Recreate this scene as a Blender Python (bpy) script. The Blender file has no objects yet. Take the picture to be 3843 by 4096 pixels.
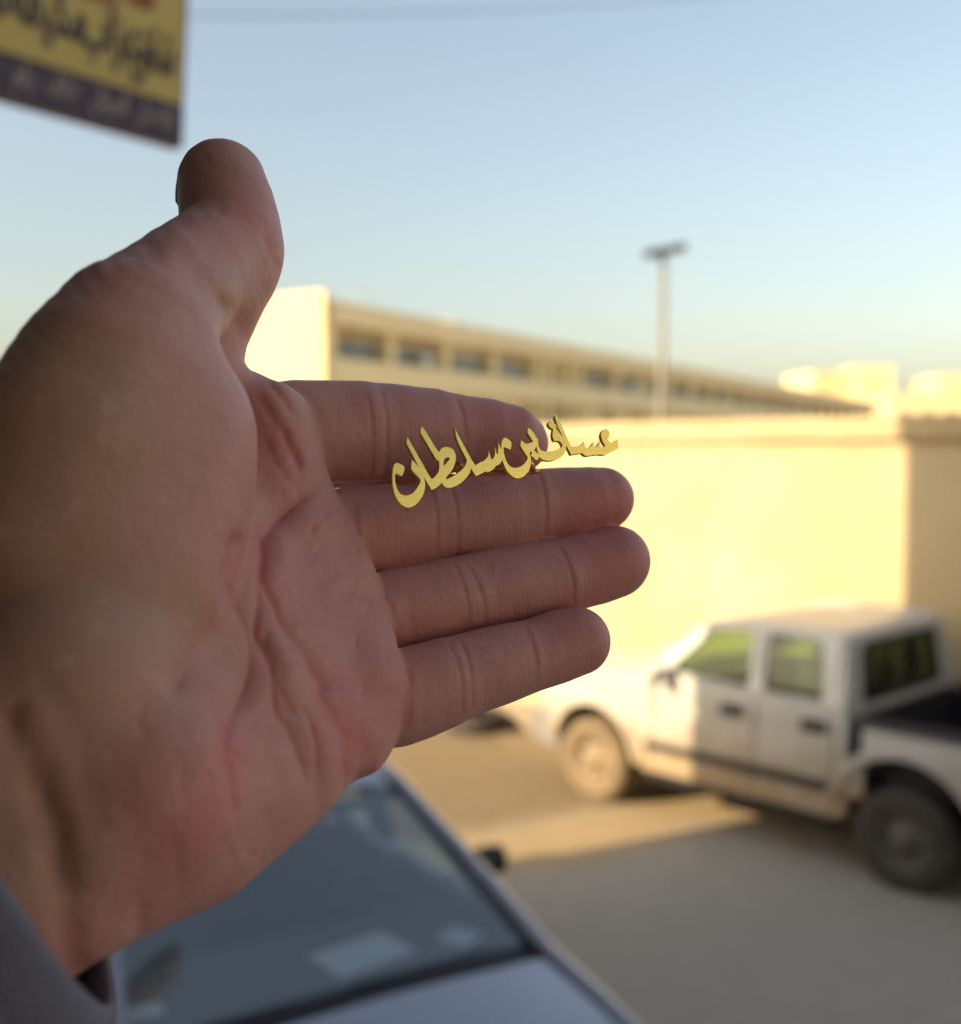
import bpy, bmesh, math, random
import numpy as np
from mathutils import Vector, Matrix, Euler

random.seed(7); np.random.seed(7)
sc = bpy.context.scene
COL = sc.collection

# ------------------------------------------------------------------ camera
CAM_H = 3.1                       # held high, from a raised shop step
F = 4391.0                        # focal length in photograph pixels
PW, PH = 3843.0, 4096.0
PITCH = math.atan((1820 - 2048) / F)
cam_d = bpy.data.cameras.new('camera'); cam = bpy.data.objects.new('camera', cam_d); COL.objects.link(cam)
cam.location = (0, 0, CAM_H); cam.rotation_euler = (math.pi / 2 + PITCH, 0, 0)
cam_d.sensor_fit = 'VERTICAL'; cam_d.sensor_height = 24.0; cam_d.lens = 24.0 * F / PH
cam_d.clip_start = 0.01; cam_d.clip_end = 9000
cam_d.dof.use_dof = True; cam_d.dof.focus_distance = 0.247
cam_d.dof.aperture_fstop = cam_d.lens / 3.9        # 3.9 mm entrance pupil
sc.camera = cam

# ------------------------------------------------------------------ sky + sun
SUN_EL = math.radians(24)
SUN_AZ = math.atan2(-0.894, -0.447)                # from +Y towards +X
world = bpy.data.worlds.new('World'); sc.world = world; world.use_nodes = True
wn = world.node_tree.nodes; wl = world.node_tree.links; wn.clear()
wo = wn.new('ShaderNodeOutputWorld'); wb = wn.new('ShaderNodeBackground'); ws = wn.new('ShaderNodeTexSky')
ws.sky_type = 'NISHITA'; ws.sun_disc = False; ws.sun_elevation = SUN_EL; ws.sun_rotation = SUN_AZ
ws.altitude = 450; ws.air_density = 1.4; ws.dust_density = 4.0; ws.ozone_density = 0.4
wb.inputs['Strength'].default_value = 0.110
whs = wn.new('ShaderNodeHueSaturation'); whs.inputs['Saturation'].default_value = 0.80; whs.inputs['Value'].default_value = 1.0
wl.new(ws.outputs[0], whs.inputs['Color']); wl.new(whs.outputs[0], wb.inputs[0]); wl.new(wb.outputs[0], wo.inputs[0])
sun_d = bpy.data.lights.new('sun', 'SUN'); sun = bpy.data.objects.new('sun', sun_d); COL.objects.link(sun)
sun_d.energy = 4.2; sun_d.angle = math.radians(0.5); sun_d.color = (1.0, 0.80, 0.52)
to_sun = Vector((-0.894 * math.cos(SUN_EL), -0.447 * math.cos(SUN_EL), math.sin(SUN_EL)))
sun.rotation_euler = to_sun.to_track_quat('Z', 'Y').to_euler(); sun.location = (-20, -10, 30)
sc.view_settings.view_transform = 'Standard'; sc.view_settings.look = 'None'
sc.view_settings.exposure = 0.98; sc.view_settings.gamma = 1.0; sc.view_settings.use_curve_mapping = False
sc.render.engine = 'CYCLES'; sc.cycles.use_denoising = True
sc.cycles.max_bounces = 8; sc.cycles.caustics_reflective = False; sc.cycles.caustics_refractive = False
sc.cycles.sample_clamp_indirect = 6.0

# ------------------------------------------------------------------ helpers
CP, SP = math.cos(PITCH), math.sin(PITCH)
def c2w(p):
    """camera space (x right, y down, z depth; metres) -> world"""
    x, y, z = p
    return Vector((x, z * CP + y * SP, CAM_H + z * SP - y * CP))
def cam3(px, py, d):
    return ((px - 1921.5) / F * d, (py - 2048) / F * d, d)
def at(px, py, d):
    return c2w(cam3(px, py, d))
def tag(o, label=None, cat=None, group=None, kind=None):
    if label: o['label'] = label
    if cat: o['category'] = cat
    if group: o['group'] = group
    if kind: o['kind'] = kind
    return o
def empty(name, loc=(0, 0, 0), rz=0.0):
    o = bpy.data.objects.new(name, None); COL.objects.link(o)
    o.location = loc; o.rotation_euler = (0, 0, rz); o.empty_display_size = 0.1
    return o
def link(name, me, mat=None, parent=None, smooth=False):
    o = bpy.data.objects.new(name, me); COL.objects.link(o)
    if mat: me.materials.clear(); me.materials.append(mat)
    if parent: o.parent = parent
    if smooth: me.polygons.foreach_set('use_smooth', [True] * len(me.polygons))
    return o
def bm_mesh(name, bm):
    me = bpy.data.meshes.new(name); bm.to_mesh(me); bm.free(); return me
def box(bm, c, s, rot=None, bev=0.0, seg=2):
    r = bmesh.ops.create_cube(bm, size=1.0); vs = r['verts']
    bmesh.ops.scale(bm, vec=s, verts=vs)
    if bev > 0:
        es = list({e for v in vs for e in v.link_edges})
        b = bmesh.ops.bevel(bm, geom=es, offset=min(bev, min(s) * 0.48), segments=seg, affect='EDGES', profile=0.5)
        vs = list({v for f in b['faces'] for v in f.verts} | {v for v in vs if v.is_valid})
        allv = set(vs); stack = list(vs)
        while stack:
            v = stack.pop()
            for e in v.link_edges:
                w = e.other_vert(v)
                if w not in allv: allv.add(w); stack.append(w)
        vs = list(allv)
    if rot is not None: bmesh.ops.rotate(bm, cent=(0, 0, 0), matrix=rot, verts=vs)
    bmesh.ops.translate(bm, vec=c, verts=vs)
    return vs
def boxobj(name, c, s, mat, parent=None, bev=0.0, rot=None, smooth=False):
    bm = bmesh.new(); box(bm, c, s, rot, bev); return link(name, bm_mesh(name, bm), mat, parent, smooth)
def tube(bm, pts, rad, n=10, cap=True):
    pts = [Vector(p) for p in pts]; rings = []
    for i, p in enumerate(pts):
        t = (pts[min(i + 1, len(pts) - 1)] - pts[max(i - 1, 0)]).normalized()
        a = Vector((0, 0, 1)) if abs(t.z) < 0.9 else Vector((1, 0, 0))
        u = t.cross(a).normalized(); v = t.cross(u)
        r = rad[i] if isinstance(rad, (list, tuple)) else rad
        rings.append([bm.verts.new(p + (u * math.cos(k / n * math.tau) + v * math.sin(k / n * math.tau)) * r) for k in range(n)])
    for a, b in zip(rings, rings[1:]):
        for k in range(n): bm.faces.new((a[k], a[(k + 1) % n], b[(k + 1) % n], b[k]))
    if cap: bm.faces.new(rings[0][::-1]); bm.faces.new(rings[-1])
def tubeobj(name, pts, rad, mat, parent=None, n=10):
    bm = bmesh.new(); tube(bm, pts, rad, n); bmesh.ops.recalc_face_normals(bm, faces=bm.faces)
    return link(name, bm_mesh(name, bm), mat, parent, True)
def lathe_y(bm, prof, n=40, y0=0.0):
    """profile [(radius, y)] turned about the Y axis"""
    rings = [[bm.verts.new((r * math.cos(k / n * math.tau), y + y0, r * math.sin(k / n * math.tau))) for k in range(n)] for r, y in prof]
    for a, b in zip(rings, rings[1:]):
        for k in range(n): bm.faces.new((a[k], a[(k + 1) % n], b[(k + 1) % n], b[k]))
def grid_mesh(name, rows):
    """rows: list of lists of points -> quad mesh"""
    n = len(rows[0]); vs = [tuple(p) for r in rows for p in r]
    fs = [(i * n + j, i * n + j + 1, (i + 1) * n + j + 1, (i + 1) * n + j) for i in range(len(rows) - 1) for j in range(n - 1)]
    me = bpy.data.meshes.new(name); me.from_pydata(vs, [], fs); me.update(); return me
def plate(name, loops, t, fn, bevel=0.0, res=1, seg=0.0):
    """2D outline + holes, given thickness t (centred), each vertex mapped through fn(x, y, z)"""
    cu = bpy.data.curves.new(name, 'CURVE'); cu.dimensions = '2D'; cu.fill_mode = 'BOTH'
    for lp in loops:
        if seg > 0:
            q = []
            for a, b in zip(lp, lp[1:] + lp[:1]):
                m = max(1, int(math.dist(a, b) / seg))
                q += [(a[0] + (b[0] - a[0]) * k / m, a[1] + (b[1] - a[1]) * k / m) for k in range(m)]
            lp = q
        s = cu.splines.new('POLY'); s.points.add(len(lp) - 1)
        for pt, q in zip(s.points, lp): pt.co = (q[0], q[1], 0, 1)
        s.use_cyclic_u = True
    cu.extrude = t / 2 - bevel; cu.bevel_depth = bevel; cu.bevel_resolution = res
    ob = bpy.data.objects.new('tmp', cu)
    me = bpy.data.meshes.new_from_object(ob); bpy.data.objects.remove(ob); bpy.data.curves.remove(cu)
    if fn:
        for v in me.vertices: v.co = fn(*v.co)
    me.name = name; me.update(); return me

# ------------------------------------------------------------------ materials
MATS = {}
def mat(name, col, rough=0.6, metal=0.0, spec=0.5, vary=0.0, vscale=5.0, bump=0.0, bscale=60.0, col2=None, coat=0.0, trans=0.0, emit=None, dirt=None):
    if name in MATS: return MATS[name]
    m = bpy.data.materials.new(name); m.use_nodes = True; nt = m.node_tree; N = nt.nodes; L = nt.links
    b = N['Principled BSDF']
    b.inputs['Base Color'].default_value = (*col, 1); b.inputs['Roughness'].default_value = rough
    b.inputs['Metallic'].default_value = metal; b.inputs['Specular IOR Level'].default_value = spec
    b.inputs['Coat Weight'].default_value = coat; b.inputs['Coat Roughness'].default_value = 0.06
    b.inputs['Transmission Weight'].default_value = trans
    tc = N.new('ShaderNodeTexCoord'); src = None
    if vary > 0 or col2:
        nz = N.new('ShaderNodeTexNoise'); nz.inputs['Scale'].default_value = vscale; nz.inputs['Detail'].default_value = 6; nz.inputs['Roughness'].default_value = 0.62
        L.new(tc.outputs['Object'], nz.inputs['Vector'])
        rp = N.new('ShaderNodeValToRGB'); rp.color_ramp.elements[0].position = 0.32; rp.color_ramp.elements[1].position = 0.70
        c2 = col2 or tuple(max(0, c * (1 - vary)) for c in col)
        rp.color_ramp.elements[0].color = (*c2, 1); rp.color_ramp.elements[1].color = (*col, 1)
        L.new(nz.outputs['Fac'], rp.inputs['Fac']); src = rp.outputs['Color']; L.new(src, b.inputs['Base Color'])
    if dirt:                       # dust clinging to the lower body: (colour, z0, z1)
        dc, z0, z1, amt = dirt
        sx = N.new('ShaderNodeSeparateXYZ'); L.new(tc.outputs['Object'], sx.inputs[0])
        mr = N.new('ShaderNodeMapRange'); mr.inputs['From Min'].default_value = z1; mr.inputs['From Max'].default_value = z0
        mr.inputs['To Min'].default_value = 0.0; mr.inputs['To Max'].default_value = amt
        L.new(sx.outputs['Z'], mr.inputs['Value'])
        n2 = N.new('ShaderNodeTexNoise'); n2.inputs['Scale'].default_value = 4.0; n2.inputs['Detail'].default_value = 5
        L.new(tc.outputs['Object'], n2.inputs['Vector'])
        mm = N.new('ShaderNodeMath'); mm.operation = 'MULTIPLY'; mm.use_clamp = True
        m3 = N.new('ShaderNodeMath'); m3.operation = 'MULTIPLY_ADD'; m3.inputs[1].default_value = 1.6; m3.inputs[2].default_value = 0.1
        L.new(n2.outputs['Fac'], m3.inputs[0]); L.new(mr.outputs[0], mm.inputs[0]); L.new(m3.outputs[0], mm.inputs[1])
        mx = N.new('ShaderNodeMix'); mx.data_type = 'RGBA'
        L.new(mm.outputs[0], mx.inputs['Factor'])
        if src: L.new(src, mx.inputs['A'])
        else: mx.inputs['A'].default_value = (*col, 1)
        mx.inputs['B'].default_value = (*dc, 1)
        L.new(mx.outputs['Result'], b.inputs['Base Color'])
        rr = N.new('ShaderNodeMapRange'); rr.inputs['To Min'].default_value = rough; rr.inputs['To Max'].default_value = 0.85
        L.new(mm.outputs[0], rr.inputs['Value']); L.new(rr.outputs[0], b.inputs['Roughness'])
    if bump > 0:
        nb = N.new('ShaderNodeTexNoise'); nb.inputs['Scale'].default_value = bscale; nb.inputs['Detail'].default_value = 5
        L.new(tc.outputs['Object'], nb.inputs['Vector'])
        bp = N.new('ShaderNodeBump'); bp.inputs['Strength'].default_value = bump; bp.inputs['Distance'].default_value = 0.02
        L.new(nb.outputs['Fac'], bp.inputs['Height']); L.new(bp.outputs['Normal'], b.inputs['Normal'])
    if emit: b.inputs['Emission Color'].default_value = (*emit[0], 1); b.inputs['Emission Strength'].default_value = emit[1]
    MATS[name] = m; return m
def glass(name, tint, rough=0.02, op=0.0, ior=1.5, film=(0.42, 0.36, 0.27)):
    """thin automotive glass: clear-ish pane with a Fresnel reflection"""
    if name in MATS: return MATS[name]
    m = bpy.data.materials.new(name); m.use_nodes = True; nt = m.node_tree; N = nt.nodes; L = nt.links; N.clear()
    o = N.new('ShaderNodeOutputMaterial'); t = N.new('ShaderNodeBsdfTransparent'); g = N.new('ShaderNodeBsdfGlossy')
    t.inputs[0].default_value = (*tint, 1); g.inputs['Roughness'].default_value = rough; g.inputs['Color'].default_value = (0.95, 0.97, 1, 1)
    fr = N.new('ShaderNodeFresnel'); ge = N.new('ShaderNodeNewGeometry'); ix = N.new('ShaderNodeMapRange')
    ix.inputs['To Min'].default_value = ior; ix.inputs['To Max'].default_value = 1 / ior
    L.new(ge.outputs['Backfacing'], ix.inputs['Value']); L.new(ix.outputs[0], fr.inputs['IOR'])
    mx = N.new('ShaderNodeMixShader'); L.new(fr.outputs[0], mx.inputs[0]); L.new(t.outputs[0], mx.inputs[1]); L.new(g.outputs[0], mx.inputs[2])
    d = N.new('ShaderNodeBsdfDiffuse'); d.inputs[0].default_value = (*film, 1)
    m2 = N.new('ShaderNodeMixShader'); m2.inputs[0].default_value = op
    L.new(mx.outputs[0], m2.inputs[1]); L.new(d.outputs[0], m2.inputs[2]); L.new(m2.outputs[0], o.inputs[0])
    MATS[name] = m; return m

cream = mat('cream render', (0.86, 0.70, 0.41), 0.9, vary=0.08, vscale=0.6, bump=0.15, bscale=20)
cream_light = mat('cream render pale', (0.80, 0.64, 0.34), 0.9, vary=0.1, vscale=0.7, bump=0.1, bscale=20)
wall_m = mat('painted boundary wall', (0.55, 0.46, 0.295), 0.9, vscale=0.9, col2=(0.49, 0.375, 0.20), bump=0.25, bscale=14)
cap_m = mat('wall coping', (0.56, 0.44, 0.25), 0.9, vary=0.2, vscale=2.0, bump=0.2, bscale=20)
win_dark = mat('dim window glass', (0.24, 0.25, 0.22), 0.2, vary=0.6, vscale=0.5)
win_frame = mat('weathered window frame', (0.58, 0.46, 0.30), 0.6, vary=0.2)
grey_metal = mat('galvanised metal', (0.55, 0.54, 0.50), 0.45, metal=0.3, vary=0.15)
dark_metal = mat('dark lamp housing', (0.05, 0.055, 0.05), 0.5)
black_plastic = mat('black plastic', (0.018, 0.018, 0.022), 0.55, vary=0.3, bump=0.1)
rubber = mat('dusty tyre rubber', (0.035, 0.033, 0.032), 0.9, col2=(0.075, 0.062, 0.048), vscale=5, bump=0.3, bscale=40)
rubber_dust = mat('sand caked tyre', (0.26, 0.19, 0.11), 0.95, col2=(0.15, 0.11, 0.065), vscale=6, bump=0.3, bscale=40)
rim_m = mat('dusty steel rim', (0.16, 0.145, 0.125), 0.65, metal=0.2, col2=(0.10, 0.085, 0.065), vscale=8)
rim_dust = mat('sand caked rim', (0.34, 0.26, 0.16), 0.85, col2=(0.24, 0.17, 0.10), vscale=8)
white_paint = mat('white truck paint', (0.60, 0.59, 0.56), 0.34, coat=0.35, vary=0.06, dirt=((0.36, 0.27, 0.16), 0.42, 1.12, 1.35))
silver = mat('silver blue car paint', (0.35, 0.345, 0.385), 0.16, metal=0.65, coat=1.0, vary=0.06, vscale=3)
seat_m = mat('dark cloth seat', (0.045, 0.043, 0.045), 0.9, vary=0.3, bump=0.2)
dash_m = mat('grey dashboard', (0.07, 0.075, 0.085), 0.7, vary=0.2)
chrome = mat('bright metal', (0.75, 0.74, 0.72), 0.15, metal=1.0)
lens_m = mat('clear lamp lens', (0.75, 0.75, 0.72), 0.1, coat=1.0)
amber = mat('amber lamp lens', (0.75, 0.28, 0.03), 0.2, coat=1.0)
red_lens = mat('red lamp lens', (0.45, 0.02, 0.02), 0.2, coat=1.0)
paper = mat('white card', (0.80, 0.83, 0.88), 0.8, vary=0.05)
truck_glass = glass('greenish truck glass', (0.60, 0.70, 0.40), 0.02, 0.015, 1.36)
car_glass = glass('windscreen glass', (0.80, 0.88, 0.86), 0.03, 0.20, 2.3, (0.40, 0.45, 0.49))

# ------------------------------------------------------------------ ground
def ground_mat():
    m = bpy.data.materials.new('sandy street'); m.use_nodes = True; nt = m.node_tree; N = nt.nodes; L = nt.links
    b = N['Principled BSDF']; b.inputs['Roughness'].default_value = 0.95; b.inputs['Specular IOR Level'].default_value = 0.2
    tc = N.new('ShaderNodeTexCoord')
    def noise(s, d=6, r=0.6):
        n = N.new('ShaderNodeTexNoise'); n.inputs['Scale'].default_value = s; n.inputs['Detail'].default_value = d; n.inputs['Roughness'].default_value = r
        L.new(tc.outputs['Object'], n.inputs['Vector']); return n.outputs['Fac']
    def math_(op, a, bb=None, c=None, clamp=False):
        n = N.new('ShaderNodeMath'); n.operation = op; n.use_clamp = clamp
        for i, v in enumerate((a, bb, c)):
            if v is None: continue
            if isinstance(v, (int, float)): n.inputs[i].default_value = v
            else: L.new(v, n.inputs[i])
        return n.outputs[0]
    def mix(f, a, c):
        n = N.new('ShaderNodeMix'); n.data_type = 'RGBA'; L.new(f, n.inputs['Factor'])
        for k, v in (('A', a), ('B', c)):
            if isinstance(v, tuple): n.inputs[k].default_value = (*v, 1)
            else: L.new(v, n.inputs[k])
        return n.outputs['Result']
    sp = N.new('ShaderNodeSeparateXYZ'); L.new(tc.outputs['Object'], sp.inputs[0]); X, Y = sp.outputs['X'], sp.outputs['Y']
    n1 = noise(0.7); n2 = noise(3.5); n3 = noise(40, 4, 0.7)
    asphalt = mix(n2, (0.41, 0.36, 0.295), (0.52, 0.46, 0.375))
    sand = mix(n2, (0.40, 0.28, 0.14), (0.55, 0.42, 0.24))
    # drifted sand lies along the foot of the wall and in one band across the lane
    dw = math_('SUBTRACT', math_('ADD', X, Y), 12.1)                     # towards the wall
    fw = math_('MULTIPLY_ADD', dw, 0.55, math_('MULTIPLY_ADD', n1, 1.6, -0.55), clamp=True)
    lane = math_('SUBTRACT', math_('MULTIPLY_ADD', X, -0.62, Y), 8.35)    # band parallel to the lane
    fl = math_('SUBTRACT', 1.0, math_('ABSOLUTE', math_('MULTIPLY', lane, 1.05)))
    fl = math_('MULTIPLY_ADD', n1, 1.2, math_('MULTIPLY_ADD', fl, 1.6, -0.75), clamp=True)
    fm = math_('MAXIMUM', fw, fl, clamp=True)
    dirt = mix(n2, (0.21, 0.155, 0.085), (0.31, 0.235, 0.14))
    fd = math_('MULTIPLY_ADD', n1, 0.5, math_('MULTIPLY_ADD', lane, 2.2, -0.75), clamp=True)
    colr = mix(fd, asphalt, dirt)
    far = math_('MULTIPLY', math_('SUBTRACT', math_('ADD', X, Y), 14.0), 2.0, clamp=True)
    colr = mix(math_('MAXIMUM', far, math_('MULTIPLY', fm, math_('MULTIPLY_ADD', fd, -0.55, 1.0))), colr, sand)
    colr = mix(math_('MULTIPLY', n3, 0.35), colr, (0.12, 0.10, 0.08))
    bounce_ground = mix(n2, (0.56, 0.48, 0.35), (0.68, 0.60, 0.46))          # unseen ground behind the wall, made pale to bounce light onto the facade
    colr = mix(far, colr, bounce_ground)
    L.new(colr, b.inputs['Base Color'])
    bp = N.new('ShaderNodeBump'); bp.inputs['Strength'].default_value = 0.5; bp.inputs['Distance'].default_value = 0.02
    L.new(math_('MULTIPLY_ADD', n3, 0.4, n2), bp.inputs['Height']); L.new(bp.outputs['Normal'], b.inputs['Normal'])
    return m
gm = ground_mat()
rows = []
gx = sorted(set([-4000, -1000, -400, -200, -100, -60, -40, -30] + list(range(-24, 26)) + [30, 40, 60, 100, 200, 400, 1000, 4000]))
gy = sorted(set([-4000, -1000, -400, -200, -60, -30, -20] + list(range(-12, 26)) + [30, 40, 60, 100, 200, 400, 1000, 4000]))
for y in gy: rows.append([(x, y, 0.0) for x in gx])
tag(link('ground', grid_mesh('ground', rows), gm), kind='structure')

# ------------------------------------------------------------------ boundary wall (runs at 45 degrees behind the truck)
WS = 13.9                                             # x + y on its face
wd = Vector((1, -1, 0)).normalized(); wnrm = Vector((-1, -1, 0)).normalized()
WO = Vector((WS / 2, WS / 2, 0))
bw = empty('boundary_wall', WO, math.atan2(wd.y, wd.x))
tag(bw, 'tall cream plastered boundary wall with a coping behind the white pickup', 'wall')
# local x along wall (to the right), local -y towards the street
boxobj('wall', (-21, 0.11, 1.62), (70, 0.22, 3.24), wall_m, bw, bev=0.01)
boxobj('plinth', (-21, -0.02, 0.14), (70, 0.05, 0.28), cap_m, bw, bev=0.01)
boxobj('coping', (-21, 0.11, 3.35), (70.1, 0.40, 0.22), cap_m, bw, bev=0.02)
for i in range(17):
    boxobj('pier', (-52.6 + 4.1 * i, 0.27, 1.6), (0.35, 0.12, 3.18), wall_m, bw, bev=0.01)

# ------------------------------------------------------------------ shop block whose shade falls over the step, the car and half the truck
SH0 = Vector((0.336, 8.25, 0)); shd = Vector((0.894, 0.447, 0))
edge = SH0 - shd * 5.38                                 # vertical corner that throws the shade edge
sh = empty('shop_building', (edge.x, edge.y, 0), math.radians(28.5))
tag(sh, 'tall plastered shop building with a raised porch and canopy casting the foreground shade', 'building')
# local +x points out to the street, local y runs along the shop front (the porch is at y = -4.6 .. -14)
shop_m = mat('shop render', (0.26, 0.22, 0.18), 0.9, vary=0.2, vscale=0.8, bump=0.2)
boxobj('wall', (-4.0, -9.0, 4.65), (8.0, 18.0, 9.3), shop_m, sh)
boxobj('parapet', (-4.0, -9.0, 9.4), (8.3, 18.3, 0.3), cap_m, sh)
boxobj('porch_floor', (1.05, -9.6, 0.74), (2.1, 9.2, 1.48), mat('porch tiles', (0.36, 0.32, 0.28), 0.7, vary=0.2, vscale=3), sh, bev=0.01)
boxobj('canopy', (0.84, -9.6, 4.86), (1.68, 9.2, 0.22), mat('canopy soffit', (0.14, 0.12, 0.10), 0.9, vary=0.2, vscale=2), sh, bev=0.01)
for k in range(5):
    w = boxobj('window', (0.03, -2.4 - 3.3 * k, 7.2), (0.10, 1.5, 1.3), win_frame, sh)
    p = boxobj('pane', (0.075, -2.4 - 3.3 * k, 7.2), (0.03, 1.36, 1.16), win_dark, w)
for k in range(3):
    d = boxobj('shutter', (0.03, -6.4 - 3.2 * k, 2.9), (0.10, 2.6, 2.7), mat('brown shutter', (0.10, 0.08, 0.07), 0.6, vary=0.2), sh)

# ------------------------------------------------------------------ unseen block added behind the camera to reflect sunlight onto the brooch and hand
ob_ = empty('bounce_block', (15.0, -8.0, 0), math.radians(-8))
grey_r = mat('grey render', (0.34, 0.34, 0.34), 0.9, vary=0.15, vscale=0.7, bump=0.1)
tag(ob_, 'unseen grey block across the street, added to bounce sunlight onto brooch and hand', 'building')
boxobj('wall', (4.0, 0, 5.5), (8.0, 22.0, 11.0), grey_r, ob_)
boxobj('parapet', (4.0, 0, 11.1), (8.3, 22.3, 0.3), grey_r, ob_)
for r_ in range(3):
    for k in range(6):
        w = boxobj('window', (-0.03, -8.6 + 3.4 * k, 2.0 + 3.3 * r_), (0.10, 1.3, 1.3), win_frame, ob_)
        boxobj('pane', (-0.085, -8.6 + 3.4 * k, 2.0 + 3.3 * r_), (0.03, 1.16, 1.16), win_dark, w)

# ------------------------------------------------------------------ long school-like building
C0 = at(1298, 1213, 1.0); D0 = 36.5
bx0 = (1298 - 1921.5) / F * D0
bdir = Vector((0.52, 0.854, 0)).normalized()
sb = empty('long_building', (bx0, D0, 0), math.atan2(bdir.y, bdir.x))
tag(sb, 'long cream two storey building with a row of high strip windows', 'building')
# local x along the facade away from the street, local y: left is +y (inside), facade plane y = 0
HB = 8.2
LB = 86.0
boxobj('wall', (LB / 2, 6.35, HB / 2), (LB, 12.1, HB), cream, sb)
boxobj('gable_wall', (-0.12, 6.2, HB / 2 + 0.14), (0.24, 12.9, HB + 0.28), cream_light, sb)
boxobj('roof_parapet', (LB / 2 + 0.1, -0.16, 7.83), (LB - 0.1, 0.34, 0.76), cream, sb, bev=0.02)
boxobj('sill_band', (LB / 2 + 0.1, -0.02, 5.9), (LB - 0.1, 0.50, 0.9), cream, sb, bev=0.02)
wx = [0.62 + 3.6 * k for k in range(4)] + [19.9 + 3.6 * k for k in range(18)]
for i, x in enumerate(wx):
    w = boxobj('window', (x + 1.30, 0.26, 6.88), (2.9, 0.06, 1.06), win_frame, sb)
    for k in range(3):
        p = boxobj('pane', (x + 0.36 + 0.92 * k, 0.215 - 0.012 * (k % 2), 6.72), (0.84, 0.03, 0.66), win_dark, w)
    if i % 3 != 2:
        boxobj('blind', (x + 1.25, 0.16, 7.24), (2.4, 0.03, 0.36), mat('faded blind', (0.50, 0.36, 0.19), 0.8, vary=0.2), w)
    if i in (1, 5, 9, 14):
        boxobj('air_conditioner', (x + 1.7, 0.02, 6.62), (0.62, 0.40, 0.44), grey_metal, w, bev=0.02)
px_ = [0.25] + [3.65 + 3.6 * k for k in range(3)] + [14.5, 15.6, 17.6, 18.9] + [22.95 + 3.6 * k for k in range(17)]
for x in px_:
    boxobj('pilaster', (x, -0.05, 3.72), (0.48, 0.26, 7.44), cream_light, sb, bev=0.02)
nw = boxobj('window', (16.6, 0.28, 5.9), (0.5, 0.08, 2.8), win_frame, sb)
boxobj('pane', (16.6, 0.225, 5.9), (0.40, 0.04, 2.6), win_dark, nw)
an = empty('roof_antenna', (0, 0, 0)); an.location = sb.matrix_basis @ Vector((4.5, 2.0, HB))
tag(an, 'thin metal television antenna on the roof of the long building', 'antenna')
tubeobj('mast', [(0, 0, 0), (0, 0, 1.0)], 0.02, grey_metal, an, 6)
tubeobj('boom', [(-0.5, 0, 0.95), (0.5, 0.1, 0.95)], 0.012, grey_metal, an, 6)
for k in range(6):
    tubeobj('element', [(-0.42 + 0.17 * k, -0.35 + 0.02 * k, 0.965), (-0.42 + 0.17 * k, 0.42 - 0.02 * k, 0.965)], 0.008, grey_metal, an, 5)
vb = boxobj('roof_vent', (0, 0, 0.14), (0.8, 0.8, 0.28), cream, None, bev=0.03)
vb.location = sb.matrix_basis @ Vector((8.6, 1.0, HB)); tag(vb, 'low square vent box on the roof edge of the long building', 'vent')

# ------------------------------------------------------------------ far houses beyond the wall
def house(px0, px1, ytop, d, depth, label, rz, nwin=2):
    x0 = (px0 - 1921.5) / F * d; x1 = (px1 - 1921.5) / F * d; H = CAM_H + (1820 - ytop) / F * d
    w = x1 - x0
    h = empty('far_house', ((x0 + x1) / 2, d, 0), rz); tag(h, label, 'house', 'far houses beyond the wall')
    boxobj('wall', (0, depth / 2, H / 2), (w, depth, H), cream_light, h)
    boxobj('parapet', (0, depth / 2, H + 0.1), (w + 0.3, depth + 0.3, 0.35), cream_light, h)
    for k in range(nwin):
        wi = boxobj('window', ((k + 0.5) / nwin * w - w / 2, -0.03, H - 2.2), (1.2, 0.10, 1.3), win_frame, h)
        boxobj('pane', ((k + 0.5) / nwin * w - w / 2, -0.085, H - 2.2), (1.06, 0.03, 1.14), win_dark, wi)
    return h
house(3240, 3420, 1500, 150, 9, 'far flat roofed house just over the end of the long building', math.radians(10), 0)
h2 = house(3405, 3560, 1478, 148, 9, 'far flat roofed house with a stair tower next to the sunlit flat roof', math.radians(-4), 1)
house(3560, 3840, 1585, 120, 10, 'low far house behind the shaded end of the wall', math.radians(-2), 3)
house(3745, 3990, 1512, 140, 10, 'taller far house at the shaded end of the wall', math.radians(-3), 2)

# ------------------------------------------------------------------ floodlight pole
fp = empty('floodlight_pole', ((2640 - 1921.5) / F * 27, 27, 0))
tag(fp, 'slim pale pole with twin dark floodlights on a short crossbar', 'light pole')
ztop = CAM_H + (1820 - 1030) / F * 27
tubeobj('pole', [(0, 0, 0), (0.0, 0, ztop * 0.5), (0.02, 0, ztop)], [0.10, 0.088, 0.075], mat('beige pole paint', (0.24, 0.215, 0.165), 0.6, vary=0.1), fp, 12)
bar = tubeobj('crossbar', [(-0.40, 0, ztop - 0.05), (0.50, 0, ztop + 0.13)], 0.045, dark_metal, fp, 8)
for x, z in ((-0.22, 0.02), (0.30, 0.12)):
    boxobj('floodlight', (x, -0.10, ztop + z + 0.02), (0.50, 0.30, 0.17), dark_metal, fp, bev=0.03, rot=Matrix.Rotation(-0.2, 3, 'Y') @ Matrix.Rotation(0.3, 3, 'X'))

# ------------------------------------------------------------------ overhead cable
def cable(a, b, sag, name, label):
    a, b = Vector(a), Vector(b); n = 24
    pts = [a.lerp(b, i / n) - Vector((0, 0, sag * 4 * (i / n) * (1 - i / n))) for i in range(n + 1)]
    o = tubeobj(name, pts, 0.006, black_plastic, None, 6); tag(o, label, 'cable'); return o
cable(at(600, 60, 12), at(3900, -160, 17), 0.25, 'overhead_cable', 'thin overhead cable sagging across the sky above the pole')

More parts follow.
